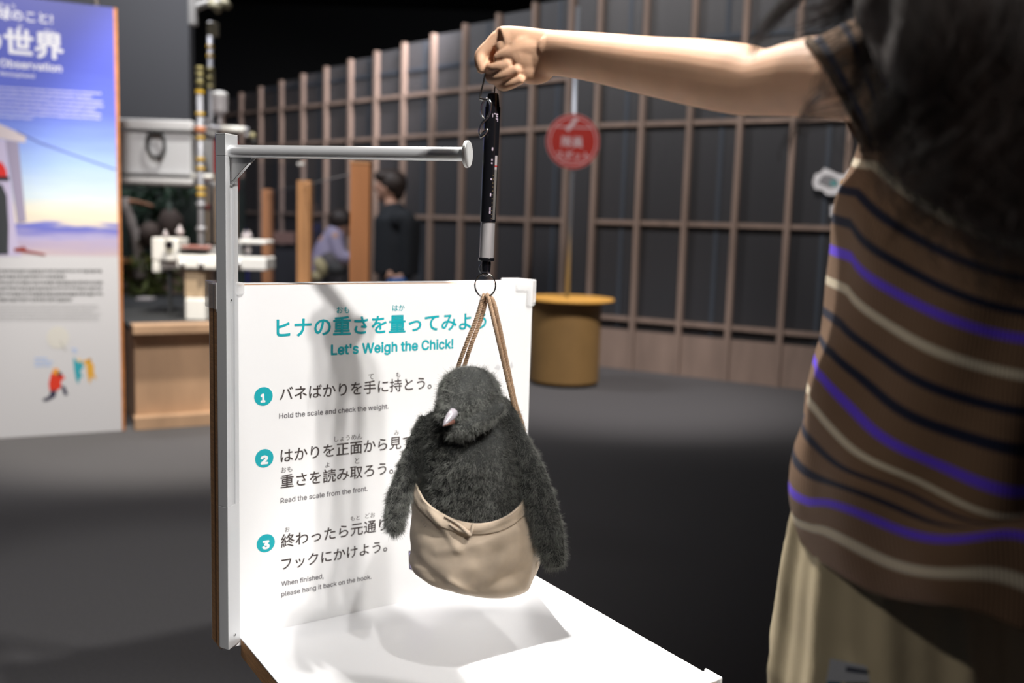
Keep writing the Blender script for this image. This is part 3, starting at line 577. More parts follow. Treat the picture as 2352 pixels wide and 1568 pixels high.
obj('shoe', sph((cx_+.02, YC-.07, .035), V(.1, .04, .035), 14, 8), BLACKP, ch, True); obj('shoe', sph((cx_+.02, YC+.07, .035), V(.1, .04, .035), 14, 8), BLACKP, ch, True)
YV = 8.4
vs_ = thing('person', V(at(770, 600, YV)[0], YV, 0), 'visitor in a pale lilac coat bending down behind the glass, left of the orange post', 'person')
vh = at(786, 512, YV); vx = at(766, 560, YV)[0]
vb = merge(head_geo(vh, .11, V(.9, .3, 0)), chain([V(vx-.02, YV, .75), at(760, 560, YV)+V(0, 0, 0), vh-Z*.1], [.13, .12, .05]), chain([V(vx, YV-.1, .75), V(vx+.05, YV-.1, .4), V(vx, YV-.1, .06)], [.09, .06, .04]), chain([V(vx, YV+.1, .75), V(vx+.05, YV+.1, .4), V(vx, YV+.1, .06)], [.09, .06, .04]),
    chain([at(770, 545, YV-.1), at(785, 588, YV-.12), at(803, 592, YV-.12)], [.05, .04, .03]))
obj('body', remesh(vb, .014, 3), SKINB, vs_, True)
obj('coat', remesh(merge(chain([V(vx-.06, YV, .72), at(758, 575, YV), at(770, 540, YV)], [.17, .14, .10]), chain([at(770, 548, YV-.08), at(783, 588, YV-.12), at(800, 592, YV-.12)], [.07, .065, .055])), .014, 3), mat('pale_lilac_coat', '#8f88a0', .7), vs_, True)
obj('hair', remesh(merge(sph(vh+V(-.015, 0, .03), V(.11, .1, .1), 16, 10)), .012, 1), HAIRB, vs_, True)
obj('trousers', remesh(merge(chain([V(vx, YV-.1, .78), V(vx+.05, YV-.1, .4), V(vx, YV-.1, .08)], [.12, .08, .06]), chain([V(vx, YV+.1, .78), V(vx+.05, YV+.1, .4), V(vx, YV+.1, .08)], [.12, .08, .06])), .015, 3), mat('grey_trousers', '#4a4648', .8), vs_, True)
for q in (-.1, .1): obj('shoe', sph((vx+.04, YV+q, .04), V(.12, .045, .04), 14, 8), BLACKP, vs_, True)
tag(obj('cream_bag', remesh(merge(sph(at(737, 612, 8.1), V(.055, .06, .09), 16, 12, (V(1, 0, .5), V(0, 1, 0), V(-.5, 0, 1))), sph(at(728, 634, 8.1), .05, 12, 8)), .01, 1), mat('cream_canvas', '#a89e78', .7), smooth=True), 'cream rounded bag hanging at the side of the lilac-coated visitor', 'bag')
tag(obj('dark_bag', remesh(merge(sph(at(772, 618, 8.05), V(.08, .05, .06), 16, 12)), .01, 1), mat('dark_bag_fabric', (.03, .03, .03), .7), smooth=True), 'dark round bag beside the cream bag, seen through the glass', 'bag')

# ================================================================== TABLE WITH INSTRUCTION BOARD
T0 = at(552, 1463, 1.42); TZ = T0[2]; ya = math.radians(33.77)
bu_ = V(math.cos(ya), math.sin(ya), 0); bn_ = V(math.sin(ya), -math.cos(ya), 0)
BP = Plane(V(T0[0], T0[1], 0), bu_, bn_)
TW, TD = .563, .487
def slab(a0, a1, n0, n1, z0, z1): return box(BP.pt((a0+a1)/2, (z0+z1)/2, (n0+n1)/2), (a1-a0, n1-n0, z1-z0), (bu_, bn_, Z))
tb = thing('display_table', BP.pt(TW/2, 0, TD/2), 'white topped plywood table under the instruction board', 'table')
obj('laminate_top', slab(0, TW, 0.0005, TD, TZ-.0025, TZ), TABLEW, tb, bevel=.0006)
obj('plywood_core', slab(.0006, TW-.0006, 0.001, TD-.0006, TZ-.031, TZ-.0025), PLY, tb)
obj('side_support', slab(.16, .185, .04, TD-.08, 0, TZ-.031), PLYF, tb); obj('side_support', slab(TW-.10, TW-.075, .04, TD-.08, 0, TZ-.031), PLYF, tb)
obj('back_support', slab(.16, TW-.075, .03, .05, 0.0, TZ-.031), PLYF, tb)
def guard(cu, cz, su, sz, n0, n1, parent, L1=.036, w=.014, nm='corner_guard'):
    """clear L-shaped guard on a board corner; su, sz point inwards"""
    def P(a, b): return (cu+su*a, cz+sz*b)
    ab = [P(-.004, -.003), P(-.001, -.005)] + [P(L1, -.005), P(L1+.003, -.001), P(L1+.003, w-.003), P(L1, w), P(w+.003, w+.0005), P(w, w+.003), P(w, L1+.004), P(w-.003, L1+.007), P(0, L1+.007), P(-.004, L1+.004)]
    g = prism(BP, ab, n1-.004, .0045); h = prism(BP, [P(-.005, -.005), P(L1, -.005), P(L1, -.001), P(-.001, -.001), P(-.001, L1), P(-.005, L1)], n0, n1-n0)
    return obj(nm, merge(g, h), ACRY, parent, bevel=.0015, smooth=False)
UL, UR, ZB, ZT = -.031, .543, .503, 1.0755
bd_ = thing('instruction_board', BP.pt(.25, ZB, -.02), 'white upright board with turquoise and black Japanese weighing instructions', 'board')
obj('front_laminate', slab(UL, UR, -.0015, 0, ZB, ZT), WHITE, bd_)
obj('plywood_core', slab(UL, UR, -.021, -.0015, ZB, ZT), PLY, bd_)
obj('frame_strip', slab(UL-.0005, UR, -.026, -.021, ZB+.004, ZT-.001), mat('dark_ply_line', '#6b4c33', .7), bd_)
obj('rear_board', slab(UL, UR, -.047, -.026, ZB, ZT), PLY, bd_)
obj('rear_laminate', slab(UL, UR, -.0485, -.047, ZB, ZT+.0002), WHITE, bd_)
obj('rear_top_band', slab(UL+.002, UR, -.047, -.024, ZT, ZT+.0006), WHITE, bd_)
guard(UR, ZT, -1, -1, -.053, .005, bd_); guard(UL, ZT, 1, -1, -.053, .005, bd_)
g_ = obj('corner_guard', merge(box(BP.pt(TW+.003, TZ-.012, TD-.012), (.005, .035, .034), (bu_, bn_, Z)), box(BP.pt(TW-.012, TZ-.012, TD+.003), (.035, .005, .034), (bu_, bn_, Z)), box(BP.pt(TW-.010, TZ+.003, TD-.010), (.030, .030, .004), (bu_, bn_, Z))), ACRY, tb, bevel=.002)
def bt(s, x0, y0, x1, y1, m_, b=.0, nm='lettering', **k): return lettering(s, BP, (x0, y0), (x1, y1), m_, bd_, b, .0003, nm, **k)
bt('ヒナの重さを量ってみよう', 635, 771, 1117, 753, CYAN, .021, 'title_lettering')
bt('おも', 773, 719, 802, 717, CYAN, .015, 'ruby_lettering'); bt('はか', 901, 714, 929, 712, CYAN, .015, 'ruby_lettering')
bt("Let's Weigh the Chick!", 760, 814, 1041, 800, CYAN, .026, 'title_lettering')
for i, (x, y, s) in enumerate([(605, 910, '1'), (607, 1052, '2'), (610.5, 1247, '3')]):
    a, b = BP.ab(x, y); R_ = .0148
    bdg = obj('number_badge', prism(BP, [(a+R_*math.cos(t), b+R_*math.sin(t)) for t in np.linspace(0, 2*math.pi, 40, endpoint=False)], .0001, .0003), CYAN, bd_)
    lettering(s, BP, 0, 0, PRINTW, bdg, .05, .0007, 'numeral', ab=((a-(.0062 if s != '1' else .0048), b-.0085), (a+(.0062 if s != '1' else .0030), b-.0085)), vert=.0235)
bt('バネばかりを手に持とう。', 642, 916, 991, 892, INK, .010)
bt('て', 846, 871, 858, 870, INK, 0, 'ruby_lettering'); bt('も', 909, 866, 919, 865, INK, 0, 'ruby_lettering')
bt('Hold the scale and check the weight.', 641, 961, 892, 938, GREYINK, .012)
bt('はかりを正面から見て', 644, 1060, 948, 1024, INK, .012)
bt('しょうめん', 768, 1014, 832, 1006, INK, 0, 'ruby_lettering'); bt('み', 905, 999, 916, 998, INK, 0, 'ruby_lettering')
bt('重さを読み取ろう。', 644, 1118, 903, 1086, INK, .012)
bt('おも', 645, 1085, 671, 1082, INK, 0, 'ruby_lettering'); bt('よ', 747, 1073, 757, 1072, INK, 0, 'ruby_lettering'); bt('と', 815, 1064, 825, 1063, INK, 0, 'ruby_lettering')
bt('Read the scale from the front.', 644, 1155, 844, 1127, GREYINK, .012)
bt('終わったら元通りに', 645, 1254, 920, 1211, INK, .012)
bt('お', 654, 1221, 665, 1220, INK, 0, 'ruby_lettering'); bt('もと', 805, 1196, 826, 1192, INK, 0, 'ruby_lettering'); bt('どお', 839, 1190, 861, 1186, INK, 0, 'ruby_lettering')
bt('フックにかけよう。', 646, 1305, 889, 1266, INK, .012)
bt('When finished,', 646, 1345, 743, 1328, GREYINK, .012); bt('please hang it back on the hook.', 646, 1369, 853, 1329, GREYINK, .012)
def bdec(px, m_, off=.0002, nm='print_shape'): return decal(nm, BP, px, m_, bd_, off, .0003)
bdec([(938, 1265), (1000, 1255), (1000, 1300), (958, 1306), (948, 1309), (940, 1306)], mat('violet_outline', (.03, .025, .045), .6)); bdec([(940, 1268), (998, 1259), (998, 1297), (956, 1303), (947, 1306), (942, 1303)], mat('pale_violet_print', '#9d96bd', .6), .0006)
bdec([(1134, 846), (1143, 836), (1150, 842), (1146, 850)], mat('faint_smudge', (.62, .62, .63), .6)); bdec([(1172, 838), (1175, 830), (1179, 842), (1174, 846)], MATS['faint_smudge'])

# ---- aluminium hook stand
def un(a, n_, z): return BP.pt(a, z, n_)
B_ = (-.0255, .0225); A_ = (-.034, .0055); C_ = (-.0003, .0004); D_ = (-.0335, .0004)
yb = un(*B_, 0)[1]; zt = at(509, 308, yb)[2]; zg1 = at(519, 357, yb)[2]; zg0 = at(524, 1166, yb)[2]; zb0 = onz(552, 1472, 0)[2]; zb0 = at(525, 1493, yb)[2]
hs = thing('hook_stand', un(-.02, .01, zb0), 'satin aluminium post with a horizontal hanging rod fixed to the left edge of the board', 'stand')
cb_ = lambda t, d=0: tuple(np.array(B_)+(np.array(C_)-np.array(B_))*t+d*nrm([-(np.array(C_)-np.array(B_))[1], (np.array(C_)-np.array(B_))[0]]))
def extr(poly, z0, z1):
    if sum(poly[i][0]*poly[(i+1) % len(poly)][1]-poly[(i+1) % len(poly)][0]*poly[i][1] for i in range(len(poly))) > 0: poly = poly[::-1]
    return loft([np.array([un(*p, z0) for p in poly]), np.array([un(*p, z1) for p in poly])])
inn = -.003 if (np.array(cb_(.5, .001))@np.array([1, 1]) > np.array(cb_(.5))@np.array([1, 1])) else .003
full = [D_, A_, B_, C_]; grv = [D_, A_, B_, cb_(.33), cb_(.34, inn), cb_(.66, inn), cb_(.67), C_]
obj('post', merge(extr(full, zb0, zg0), extr(grv, zg0, zg1), extr(full, zg1, zt)), ALU, hs, bevel=.0006)
obj('end_cap', extr([tuple(np.array(p)*1.0) for p in full], zt, zt+.002), mat('pale_end_cap', (.8, .8, .8), .35, .3), hs, bevel=.0005)
bcn = nrm(un(*cb_(.5, -inn), 0)-un(*cb_(.5), 0)); Rs = un(*cb_(.45), 0); R0 = V(Rs[0], Rs[1], at(526, 347.5, Rs[1])[2])
R1 = R0+bcn*.362; R1 = V(R1[0], R1[1], R0[2])
obj('hanging_rod', cyl(R0-bcn*.004, R1, .0096, 40), mat('polished_rod', (.74, .75, .76), .3, .45), hs, True, auto=40)
obj('end_disc', cyl(R1, R1+bcn*.005, .0185, 48), mat('white_end_disc', (.72, .73, .72), .35, .2), hs, True, bevel=.0012, auto=40, seg=3)
gs_ = nrm(np.cross(bcn, Z))*.0008
gp = [R0+bcn*.001-Z*.008, R0+bcn*.036-Z*.0085, R0+bcn*.001-Z*.044]
obj('gusset', loft([np.array(gp)-gs_, np.array(gp)+gs_]), ALUD, hs)
gl = [R0+bcn*.040-Z*.0085, R0+bcn*.001-Z*.047]; obj('gusset_lip', tube(gl, .0016, 8), ALU, hs, True)
for (x, y, t) in ((525, 689, .5), (538, 1457, .52)):
    p = un(*cb_(t, inn if y < 1100 else 0), 0); p[2] = at(x, y, p[1])[2]
    sw = obj('screw', sph(p, V(.0034, .0012, .0034), 16, 8, (nrm(np.cross(bcn, Z)), bcn, Z)), mat('zinc_screw', (.55, .56, .56), .35, .2), hs, True)
    obj('cross_slot', merge(box(p+bcn*.0012, (.0036, .0006, .0008), (nrm(np.cross(bcn, Z)), bcn, Z)), box(p+bcn*.0012, (.0008, .0006, .0036), (nrm(np.cross(bcn, Z)), bcn, Z))), BLACKP, sw)

# ================================================================== SPRING SCALE, RING, CORDS
YD = 1.30; YH = 1.20
def proj(P): q = np.asarray(P, float)-EYE; c = q@fw; return 1176+FPX*(q@rt)/c, 784-FPX*(q@up)/c
def settle(o):
    """the held things are modelled at 13:12 and set at their true size and distance under the hand"""
    o.location = at(*proj(np.array(o.location)), YH+(o.location[1]-YD)*YH/YD); o.scale = (YH/YD,)*3
D = lambda x, y, dy=0: at(x, y, YD+dy)
ss = thing('spring_scale', D(1114, 625), 'slim black and silver spring scale hanging from the hand', 'scale')
ax0, ax1 = D(1133, 213), D(1117, 598)
axd = nrm(ax1-ax0); cx_s = V(1, 0, 0); cy_s = nrm(np.cross(axd, cx_s)); cx_s = np.cross(cy_s, axd)
S_ = lambda y: ax0+axd*np.linalg.norm(ax1-ax0)*(y-213)/385
PXM = YD/FPX
obj('tube', merge(tube([S_(243), S_(246), S_(508)], [.0085, .0108, .0108], 40)), BLACKP, ss, True, auto=30)
obj('head', tube([S_(214), S_(217), S_(232), S_(246)], [.006, .0075, .0088, .0098], 24), BLACKP, ss, True, auto=30)
obj('sleeve', tube([S_(507), S_(592)], .0098, 40), STEEL, ss, True, auto=30)
obj('flange', tube([S_(591), S_(599)], .0113, 32), BLACKP, ss, True, bevel=.001, auto=30)
obj('neck', tube([S_(598), S_(606), S_(624)], [.0062, .0066, .0058], 20), BLACKP, ss, True, auto=30)
obj('swivel', tube(spline([S_(603)+cx_s*(-.004), S_(612)-cx_s*.0085-cy_s*.003, S_(624)-cx_s*.008-cy_s*.003, S_(633)-cx_s*.001, S_(630)+cx_s*.004, S_(620)+cx_s*.004]), .0011, 8), CHROME, ss, True)
SCM = mat('scale_marking', '#c9b8c8', .5)
side = nrm(-cy_s) if (-cy_s)[1] < 0 else cy_s     # towards the camera
def surf(y, ang, r=.0109): return S_(y)+r*(math.cos(ang)*side+math.sin(ang)*cx_s)
def strip(y0, y1, a0, a1, r0=.0106, r1=.0111, n=6):
    g = []
    A = np.linspace(a0, a1, n); rows = []
    v = [surf(y, a, r) for r in (r0, r1) for y in (y0, y1) for a in A]
    f = []
    for i in range(n-1): f += [(i, i+1, n+i+1, n+i), (2*n+i, 3*n+i, 3*n+i+1, 2*n+i+1), (i, 2*n+i, 2*n+i+1, i+1), (n+i, n+i+1, 3*n+i+1, 3*n+i)]
    f += [(0, n, 3*n, 2*n), (n-1, 3*n-1, 4*n-1, 2*n-1)]; return np.array(v), f
obj('reading_window', strip(388, 502, .62, 1.02), mat('window_grey', (.16, .15, .14), .15), ss); obj('reading_window', strip(356, 388, .62, .98), mat('window_pale', (.42, .38, .38), .2), ss); obj('red_pointer', strip(378, 381, .6, 1.0, .0108, .0113), mat('pointer_red', (.4, .03, .03), .4), ss)
for y in (338, 364, 372, 408, 442, 474, 482): obj('scale_mark', strip(y, y+(4 if y % 4 == 0 else 7), .14, .30, .0108, .01105, 3), SCM, ss)
for y in range(400, 500, 9): obj('scale_tick', strip(y, y+1.2, .42, .52, .0108, .01102, 3), mat('tick_gold', '#8a7550', .5), ss)
for (y0, y1, a0, a1) in ((261, 263, .25, .5), (261, 269, .55, .62), (262, 264, .62, .8), (267, 269, .62, .75), (272, 274, .5, .8), (274, 279, .72, .8), (262, 270, .05, .12)): obj('logo_mark', strip(y0, y1, a0, a1, .0108, .01105, 3), SCM, ss)
# wire bail over the fingers
bl = [S_(216)+V(.0012, 0, 0), D(1136, 205), D(1143, 173, .002), D(1146, 148, .006), D(1136, 130, .008), D(1124, 133, .006), D(1117, 158, -.004), D(1109, 195, -.004), D(1102, 224, -.003), D(1104, 229, -.003)]
obj('wire_bail', tube(spline(bl, 6), .0012, 8), mat('dull_steel_wire', (.45, .44, .4), .3, 1), ss, True)
sh = [D(1103, 226, -.01), D(1112, 229, -.012), D(1121, 228, -.013), D(1127, 238, -.014), D(1126, 256, -.014), D(1120, 270, -.014), D(1110, 280, -.014), D(1103, 292, -.013), D(1101, 304, -.012), D(1104, 312, -.012)]
obj('s_hook', tube(spline(sh, 6), .0017, 10), CHROME, ss, True)
obj('hook_loop', tube(spline([D(1113, 230, -.012), D(1107, 240, -.012), D(1105, 253, -.012), D(1107, 266, -.013), D(1113, 274, -.014)], 6), .0013, 8), CHROME, ss, True)
obj('hook_tab', remesh(merge(sph(D(1112, 306, -.013), V(.0085, .0022, .0035), 16, 10, (nrm(V(.75, 0, .8)), V(0, 1, 0), nrm(V(-.8, 0, .75))))), .0008, 2), CHROME, ss, True)
rc = D(1114.5, 655); rr = .0151
kr = []
for t in np.linspace(0, 4*math.pi, 97): kr.append(rc+V(math.cos(t)*.95, math.sin(t)*0, 0)*rr*.0+V(math.cos(t)*rr*.95, (t/(4*math.pi)-.5)*.0028, math.sin(t)*rr*1.08))
tag(obj('key_ring', tube(kr, .00105, 8), DARKM, smooth=True), 'dark metal split ring joining the scale and the beige cords', 'ring')

# cloth carrier bag with twisted cords
CORD = mat('beige_twisted_cord', '#cfae8e', .8, var=.15, vscale=300, bump=.3, bscale=1500)
CLOTH = mat('beige_cotton', '#decab2', .85, var=.06, vscale=60, bump=.3, bscale=2500, Sheen_Weight=.2)
bag = thing('cloth_bag', D(1095, 1358), 'beige cotton carrier bag on twisted cords holding the plush chick', 'bag')
def rope(P, r=.0029, strands=3, pitch=.0115):
    Q = spline(P, 14); d = np.r_[0, np.cumsum(np.linalg.norm(np.diff(Q, axis=0), axis=1))]; n = int(d[-1]/.0009); s = np.linspace(0, d[-1], n)
    Q = np.stack([np.interp(s, d, Q[:, i]) for i in range(3)], 1); fr = frames(Q); g = []
    for k in range(strands):
        ph = 2*math.pi*(s/pitch+k/strands); g.append(tube([Q[i]+(fr[i][0]*math.cos(ph[i])+fr[i][1]*math.sin(ph[i]))*r*.5 for i in range(n)], r*.62, 7))
    return merge(*g)
ca = D(1108, 684)
obj('cord', rope([D(1112, 676, .004), D(1107, 690), D(1093, 735, .004), D(1070, 792, .012), D(1048, 855, .03), D(1020, 960, .05), D(975, 1105, .045)]), CORD, bag, True)
obj('cord', rope([D(1113, 677, .006), D(1115, 692, .004), D(1104, 735, .008), D(1082, 792, .014), D(1062, 855, .034), D(1030, 960, .054), D(985, 1105, .05)]), CORD, bag, True)
obj('cord', rope([D(1116, 677, -.006), D(1123, 690, -.005), D(1134, 735, -.004), D(1149, 800, -.002), D(1163, 860, 0), D(1180, 930, .005), D(1198, 990, .016), D(1212, 1105, .02)]), CORD, bag, True)
obj('cord', rope([D(1117, 676, .004), D(1132, 690, .003), D(1144, 735, .003), D(1158, 800, .003), D(1170, 860, .006), D(1185, 930, .010), D(1203, 990, .022), D(1218, 1105, .026)]), CORD, bag, True)
wt_ = [(1080, 958, 1206), (1095, 953, 1210), (1130, 946, 1222), (1200, 943, 1238), (1260, 940, 1245), (1290, 941, 1243), (1310, 952, 1236), (1328, 975, 1226), (1342, 1008, 1215), (1352, 1045, 1200), (1358, 1085, 1170), (1360, 1110, 1150)]
zs_ = np.array([D(1095, y)[2] for y, _, _ in wt_]); xl_ = np.array([D(a, y)[0] for y, a, _ in wt_]); xr_ = np.array([D(b, y)[0] for y, _, b in wt_])
zi = zs_[::-1]; XL = lambda z: np.interp(z, zi, xl_[::-1]); XR = lambda z: np.interp(z, zi, xr_[::-1])
from mathutils import noise as mn
def bagpt(th, t, off=0, fold=True):
    near = max(0, -math.sin(th)); c = math.cos(th)
    zr = D(1095, 1098)[2]-near**1.6*.046-.004*c+.006*max(0, math.sin(th))
    z = zr+(zs_[-1]-zr)*t; x0, x1 = XL(z), XR(z); cx0 = (x0+x1)/2; rx = (x1-x0)/2; k = min(1, (z-zs_[-1])/.035); ry = .062*math.sqrt(max(0, 1-(1-k)**2))+.002
    p = V(cx0+rx*c, YD+.004+ry*math.sin(th)*(1 if abs(c) < .98 else 1), z); nn_ = nrm(V(c*.6, math.sin(th), 0))
    if fold:
        d = .0022*math.sin(26*t+3*c)*math.exp(-3*t)*near
        q = Vector((p[0]*9+p[2]*12, p[1]*6, p[2]*22-p[0]*8)); d += .0050*mn.noise(q)*min(1, t*3)
        q = Vector((p[0]*30+p[2]*24+3, p[1]*10, p[2]*18-p[0]*26)); d += .0020*mn.noise(q)*min(1, t*3)
        for fx, fy, tx, ty, amp, wd in ((1205, 1335, 1243, 1190, .0045, .006), (1040, 1300, 1090, 1330, .004, .006), (985, 1130, 1060, 1230, .003, .006), (1170, 1235, 1110, 1320, .0025, .008), (948, 1260, 1040, 1320, -.004, .009), (1090, 1325, 1200, 1290, -.0045, .009), (1010, 1240, 1180, 1190, .0022, .007)):
            a = D(fx, fy); b = D(tx, ty); ab_ = (b-a)[[0, 2]]; pp = (p-a)[[0, 2]]; s = np.clip(pp@ab_/(ab_@ab_), 0, 1); dd = np.linalg.norm(pp-ab_*s)
            d += amp*math.exp(-(dd/wd)**2)*near
        p = p+nn_*d
    return p+nn_*off
NT, NR = 160, 90
rings = [np.array([bagpt(2*math.pi*j/NT, i/NR) for j in range(NT)]) for i in range(NR+1)]
v, f = loft(rings[::-1]); f = f[:-1]
o = obj('pouch', (v, f), CLOTH, bag, True); so = o.modifiers.new('s', 'SOLIDIFY'); so.thickness = .0012; so.offset = 0
rings = [np.array([bagpt(2*math.pi*j/NT, .001+.13*i/10, .0014+.0008*math.sin(math.pi*i/10)+.0007*mn.noise(Vector((j*.35, i*.3, 4)))) for j in range(NT)]) for i in range(11)]
o = obj('hem', loft(rings[::-1], False), CLOTH, bag, True); so = o.modifiers.new('s', 'SOLIDIFY'); so.thickness = .0012; so.offset = 0
bp_ = lambda th, t, o: bagpt(-math.pi/2+th, t, o)
fl = merge(tube(spline([bp_(-.42, .005, .004), bp_(-.22, .02, .005), bp_(-.06, .10, .006), bp_(-.03, .125, .005)], 8), np.linspace(.0018, .0034, 25), 10), tube(spline([bp_(-.03, .125, .005), bp_(.0, .06, .005), bp_(.03, -.005, .004)], 6), .0022, 8), tube(spline([bp_(-.34, .06, .003), bp_(-.2, .09, .004), bp_(-.05, .115, .004)], 6), .0022, 8))
obj('hem_fold', remesh(fl, .0012, 3), CLOTH, bag, True)

# ================================================================== PLUSH CHICK
FURM = bpy.data.materials.new('dark_grey_fur'); FURM.use_nodes = True; nt = FURM.node_tree
hi = nt.nodes.new('ShaderNodeHairInfo'); rp = nt.nodes.new('ShaderNodeValToRGB'); nt.links.new(hi.outputs['Random'], rp.inputs[0]); nt.links.new(rp.outputs[0], nt.nodes['Principled BSDF'].inputs['Base Color'])
rp.color_ramp.elements[0].color = (.085, .088, .08, 1); rp.color_ramp.elements[1].color = (.26, .265, .24, 1); nt.nodes['Principled BSDF'].inputs['Roughness'].default_value = .7
UNDER = mat('plush_underfabric', (.03, .032, .03), .95)
def fur(name, g, count, length, rad, m_, parent, comb=(0, 0, -.5), rnd=.35, mask=None, k=5, lift=.8):
    v, f = g; v = np.asarray(v); tri = []
    for q in f:
        for i in range(1, len(q)-1): tri.append((q[0], q[i], q[i+1]))
    tri = np.array(tri); a, b, c = v[tri[:, 0]], v[tri[:, 1]], v[tri[:, 2]]; cr = np.cross(b-a, c-a); ar = np.linalg.norm(cr, axis=1); N_ = cr/(ar[:, None]+1e-12)
    if mask is not None: ar = ar*mask((a+b+c)/3)
    idx = rng.choice(len(tri), count, p=ar/ar.sum()); r1, r2 = rng.random(count), rng.random(count); s = np.sqrt(r1)
    root = a[idx]*(1-s)[:, None]+b[idx]*(s*(1-r2))[:, None]+c[idx]*(s*r2)[:, None]; n_ = N_[idx]
    cl = np.array([list(mn.noise_vector(Vector(p*110))) for p in root])*.8
    d = n_*lift+np.asarray(comb)+rng.normal(0, rnd, (count, 3))+cl; L_ = length*rng.uniform(.6, 1.15, count)[:, None]; cur = rng.normal(0, .30, (count, 3))+cl*.4
    base = origin(parent); pts = np.zeros((count, k, 3), np.float32)
    for i in range(k): t = i/(k-1); pts[:, i] = root-n_*.0008+d*L_*t+cur*L_*t*t-base
    hc = bpy.data.hair_curves.new(name); hc.add_curves([k]*count); hc.attributes['position'].data.foreach_set('vector', pts.ravel())
    ra = hc.attributes.get('radius') or hc.attributes.new('radius', 'FLOAT', 'POINT'); ra.data.foreach_set('value', np.tile(np.linspace(rad, rad*.35, k), count).astype(np.float32))
    hc.materials.append(m_); o = bpy.data.objects.new(name, hc); COL.objects.link(o); o.parent = parent; tag(o, kind='stuff'); return o
pc = thing('plush_chick', D(1085, 1300), 'dark grey fluffy plush penguin chick sitting in the beige bag', 'plush toy')
def prow(y, xl, xr, ry, dy=0): a = D(xl, y); b = D(xr, y); return ell((a+b)/2+V(0, dy, 0), V((b[0]-a[0])/2, 0, 0), V(0, ry, 0), 28)
tor = loft([prow(1300, 1010, 1170, .03), prow(1270, 985, 1200, .042), prow(1200, 972, 1215, .052), prow(1150, 968, 1214, .058), prow(1100, 970, 1208, .062), prow(1050, 968, 1200, .062), prow(1010, 972, 1190, .06), prow(970, 985, 1172, .046, .004), prow(930, 1005, 1152, .036, .008), prow(900, 1025, 1140, .032, .01)])
def pell(x, y, dy, rx, rz, ry, tilt=0): return sph(D(x, y, dy), V(rx*PXM, ry*PXM, rz*PXM), 28, 18, (nrm(V(math.cos(tilt), 0, math.sin(tilt))), V(0, 1, 0), nrm(V(-math.sin(tilt), 0, math.cos(tilt)))))
headg = merge(pell(1078, 905, -.020, 72, 64, 74), pell(1064, 918, -.042, 56, 44, 52, .25), pell(1040, 944, -.064, 33, 24, 30, .5))
chin = merge(chain([D(1028, 986, -.058), D(1056, 990, -.068), D(1094, 972, -.070), D(1128, 952, -.060), D(1150, 935, -.045)], [.0065, .0100, .0105, .0095, .007], 6, 16))
bodyg = remesh(merge(tor, headg, chin, pell(1085, 1060, -.02, 85, 85, 80), pell(1165, 955, .01, 26, 50, 40, .5), pell(985, 985, .01, 26, 40, 40, -.4)), .0028, 3)
hd_mask = lambda p: (p[:, 2] > D(1090, 1235)[2]).astype(float)
obj('body', bodyg, UNDER, pc, True)
fur('body_fur', bodyg, 80000, .0050, .00014, FURM, pc, (-.1, -.1, -.55), .35, hd_mask)
def wing(P, W, T):
    Q = spline(np.column_stack([P, W, T]), 6); pts = Q[:, :3]; rg = []
    fr = np.gradient(pts, axis=0)
    for i in range(len(pts)):
        t = nrm(fr[i]); s = nrm(np.cross(t, V(.25, 1, 0))); q = np.cross(s, t); rg.append(ell(pts[i], s*Q[i, 3], q*Q[i, 4], 24))
    return remesh(loft(rg), .0024, 3)
lw = wing([D(985, 960, .012), D(962, 1015, .004), D(940, 1075, -.01), D(920, 1130, -.022), D(908, 1180, -.03), D(908, 1222, -.034)], [.012, .015, .0155, .0165, .0155, .0105], [.014, .013, .011, .010, .009, .006])
rw = wing([D(1160, 950, .006), D(1190, 1020, -.012), D(1222, 1095, -.028), D(1246, 1170, -.036), D(1263, 1245, -.038), D(1275, 1300, -.036)], [.013, .018, .0215, .0225, .021, .013], [.016, .014, .012, .011, .010, .007])
for wg in (lw, rw):
    o = obj('wing', wg, UNDER, pc, True); fur('wing_fur', wg, 22000, .0052, .00014, FURM, o, (0, 0, -.75), .3)
bk_ = mat('grey_satin_beak', (.45, .42, .46), .22, .3)
b0, b1 = D(1034, 957, -.086), D(1017, 978, -.102)
obj('beak', tube([b0-(b1-b0)*.5, b0, b0+(b1-b0)*.55, b1], [.0068, .0062, .0036, .0004], 20), bk_, pc, True)
obj('lower_beak', tube([b0+V(.003, 0, -.006), b0+(b1-b0)*.5+V(.002, 0, -.003), b1+V(.001, 0, 0)], [.0045, .0028, .0004], 14), mat('brown_lower_beak', '#6b4a40', .4), pc, True)

for o in list(COL.objects):
    if o.parent is None and o.name in ('spring_scale', 'key_ring', 'cloth_bag', 'plush_chick'): settle(o)

# ================================================================== THE PERSON HOLDING THE SCALE
per = thing('person', (.36, .80, 0), 'long-haired person in striped brown knit top and cream trousers, holding up the scale', 'person')
arm_px = [(2060, 190, .78, 92, .039), (1990, 182, .80, 95, .040), (1930, 178, .825, 92, .037), (1850, 178, .862, 86, .035), (1760, 190, .905, 73, .031), (1700, 183, .935, 77, .031), (1600, 167, .985, 73, .031), (1500, 153, 1.035, 64, .029), (1400, 137, 1.09, 56, .026), (1330, 127, 1.135, 51, .022), (1275, 122, 1.166, 49, .0185), (1245, 122, 1.177, 49, .0165)]
aq = spline(np.array([[x, y, Y, h, t] for x, y, Y, h, t in arm_px]), 6); arm_r = []
for i, (x, y, Y, h, t) in enumerate(aq):
    c = at(x, y, Y); nx = aq[min(i+1, len(aq)-1)]; pv = aq[max(i-1, 0)]; ax = nrm(at(*nx[:3])-at(*pv[:3])); upv = nrm(Z-ax*(Z@ax)); sd = np.cross(ax, upv); arm_r.append(ell(c, upv*h/FPX*Y, sd*t, 28))
HK = .923
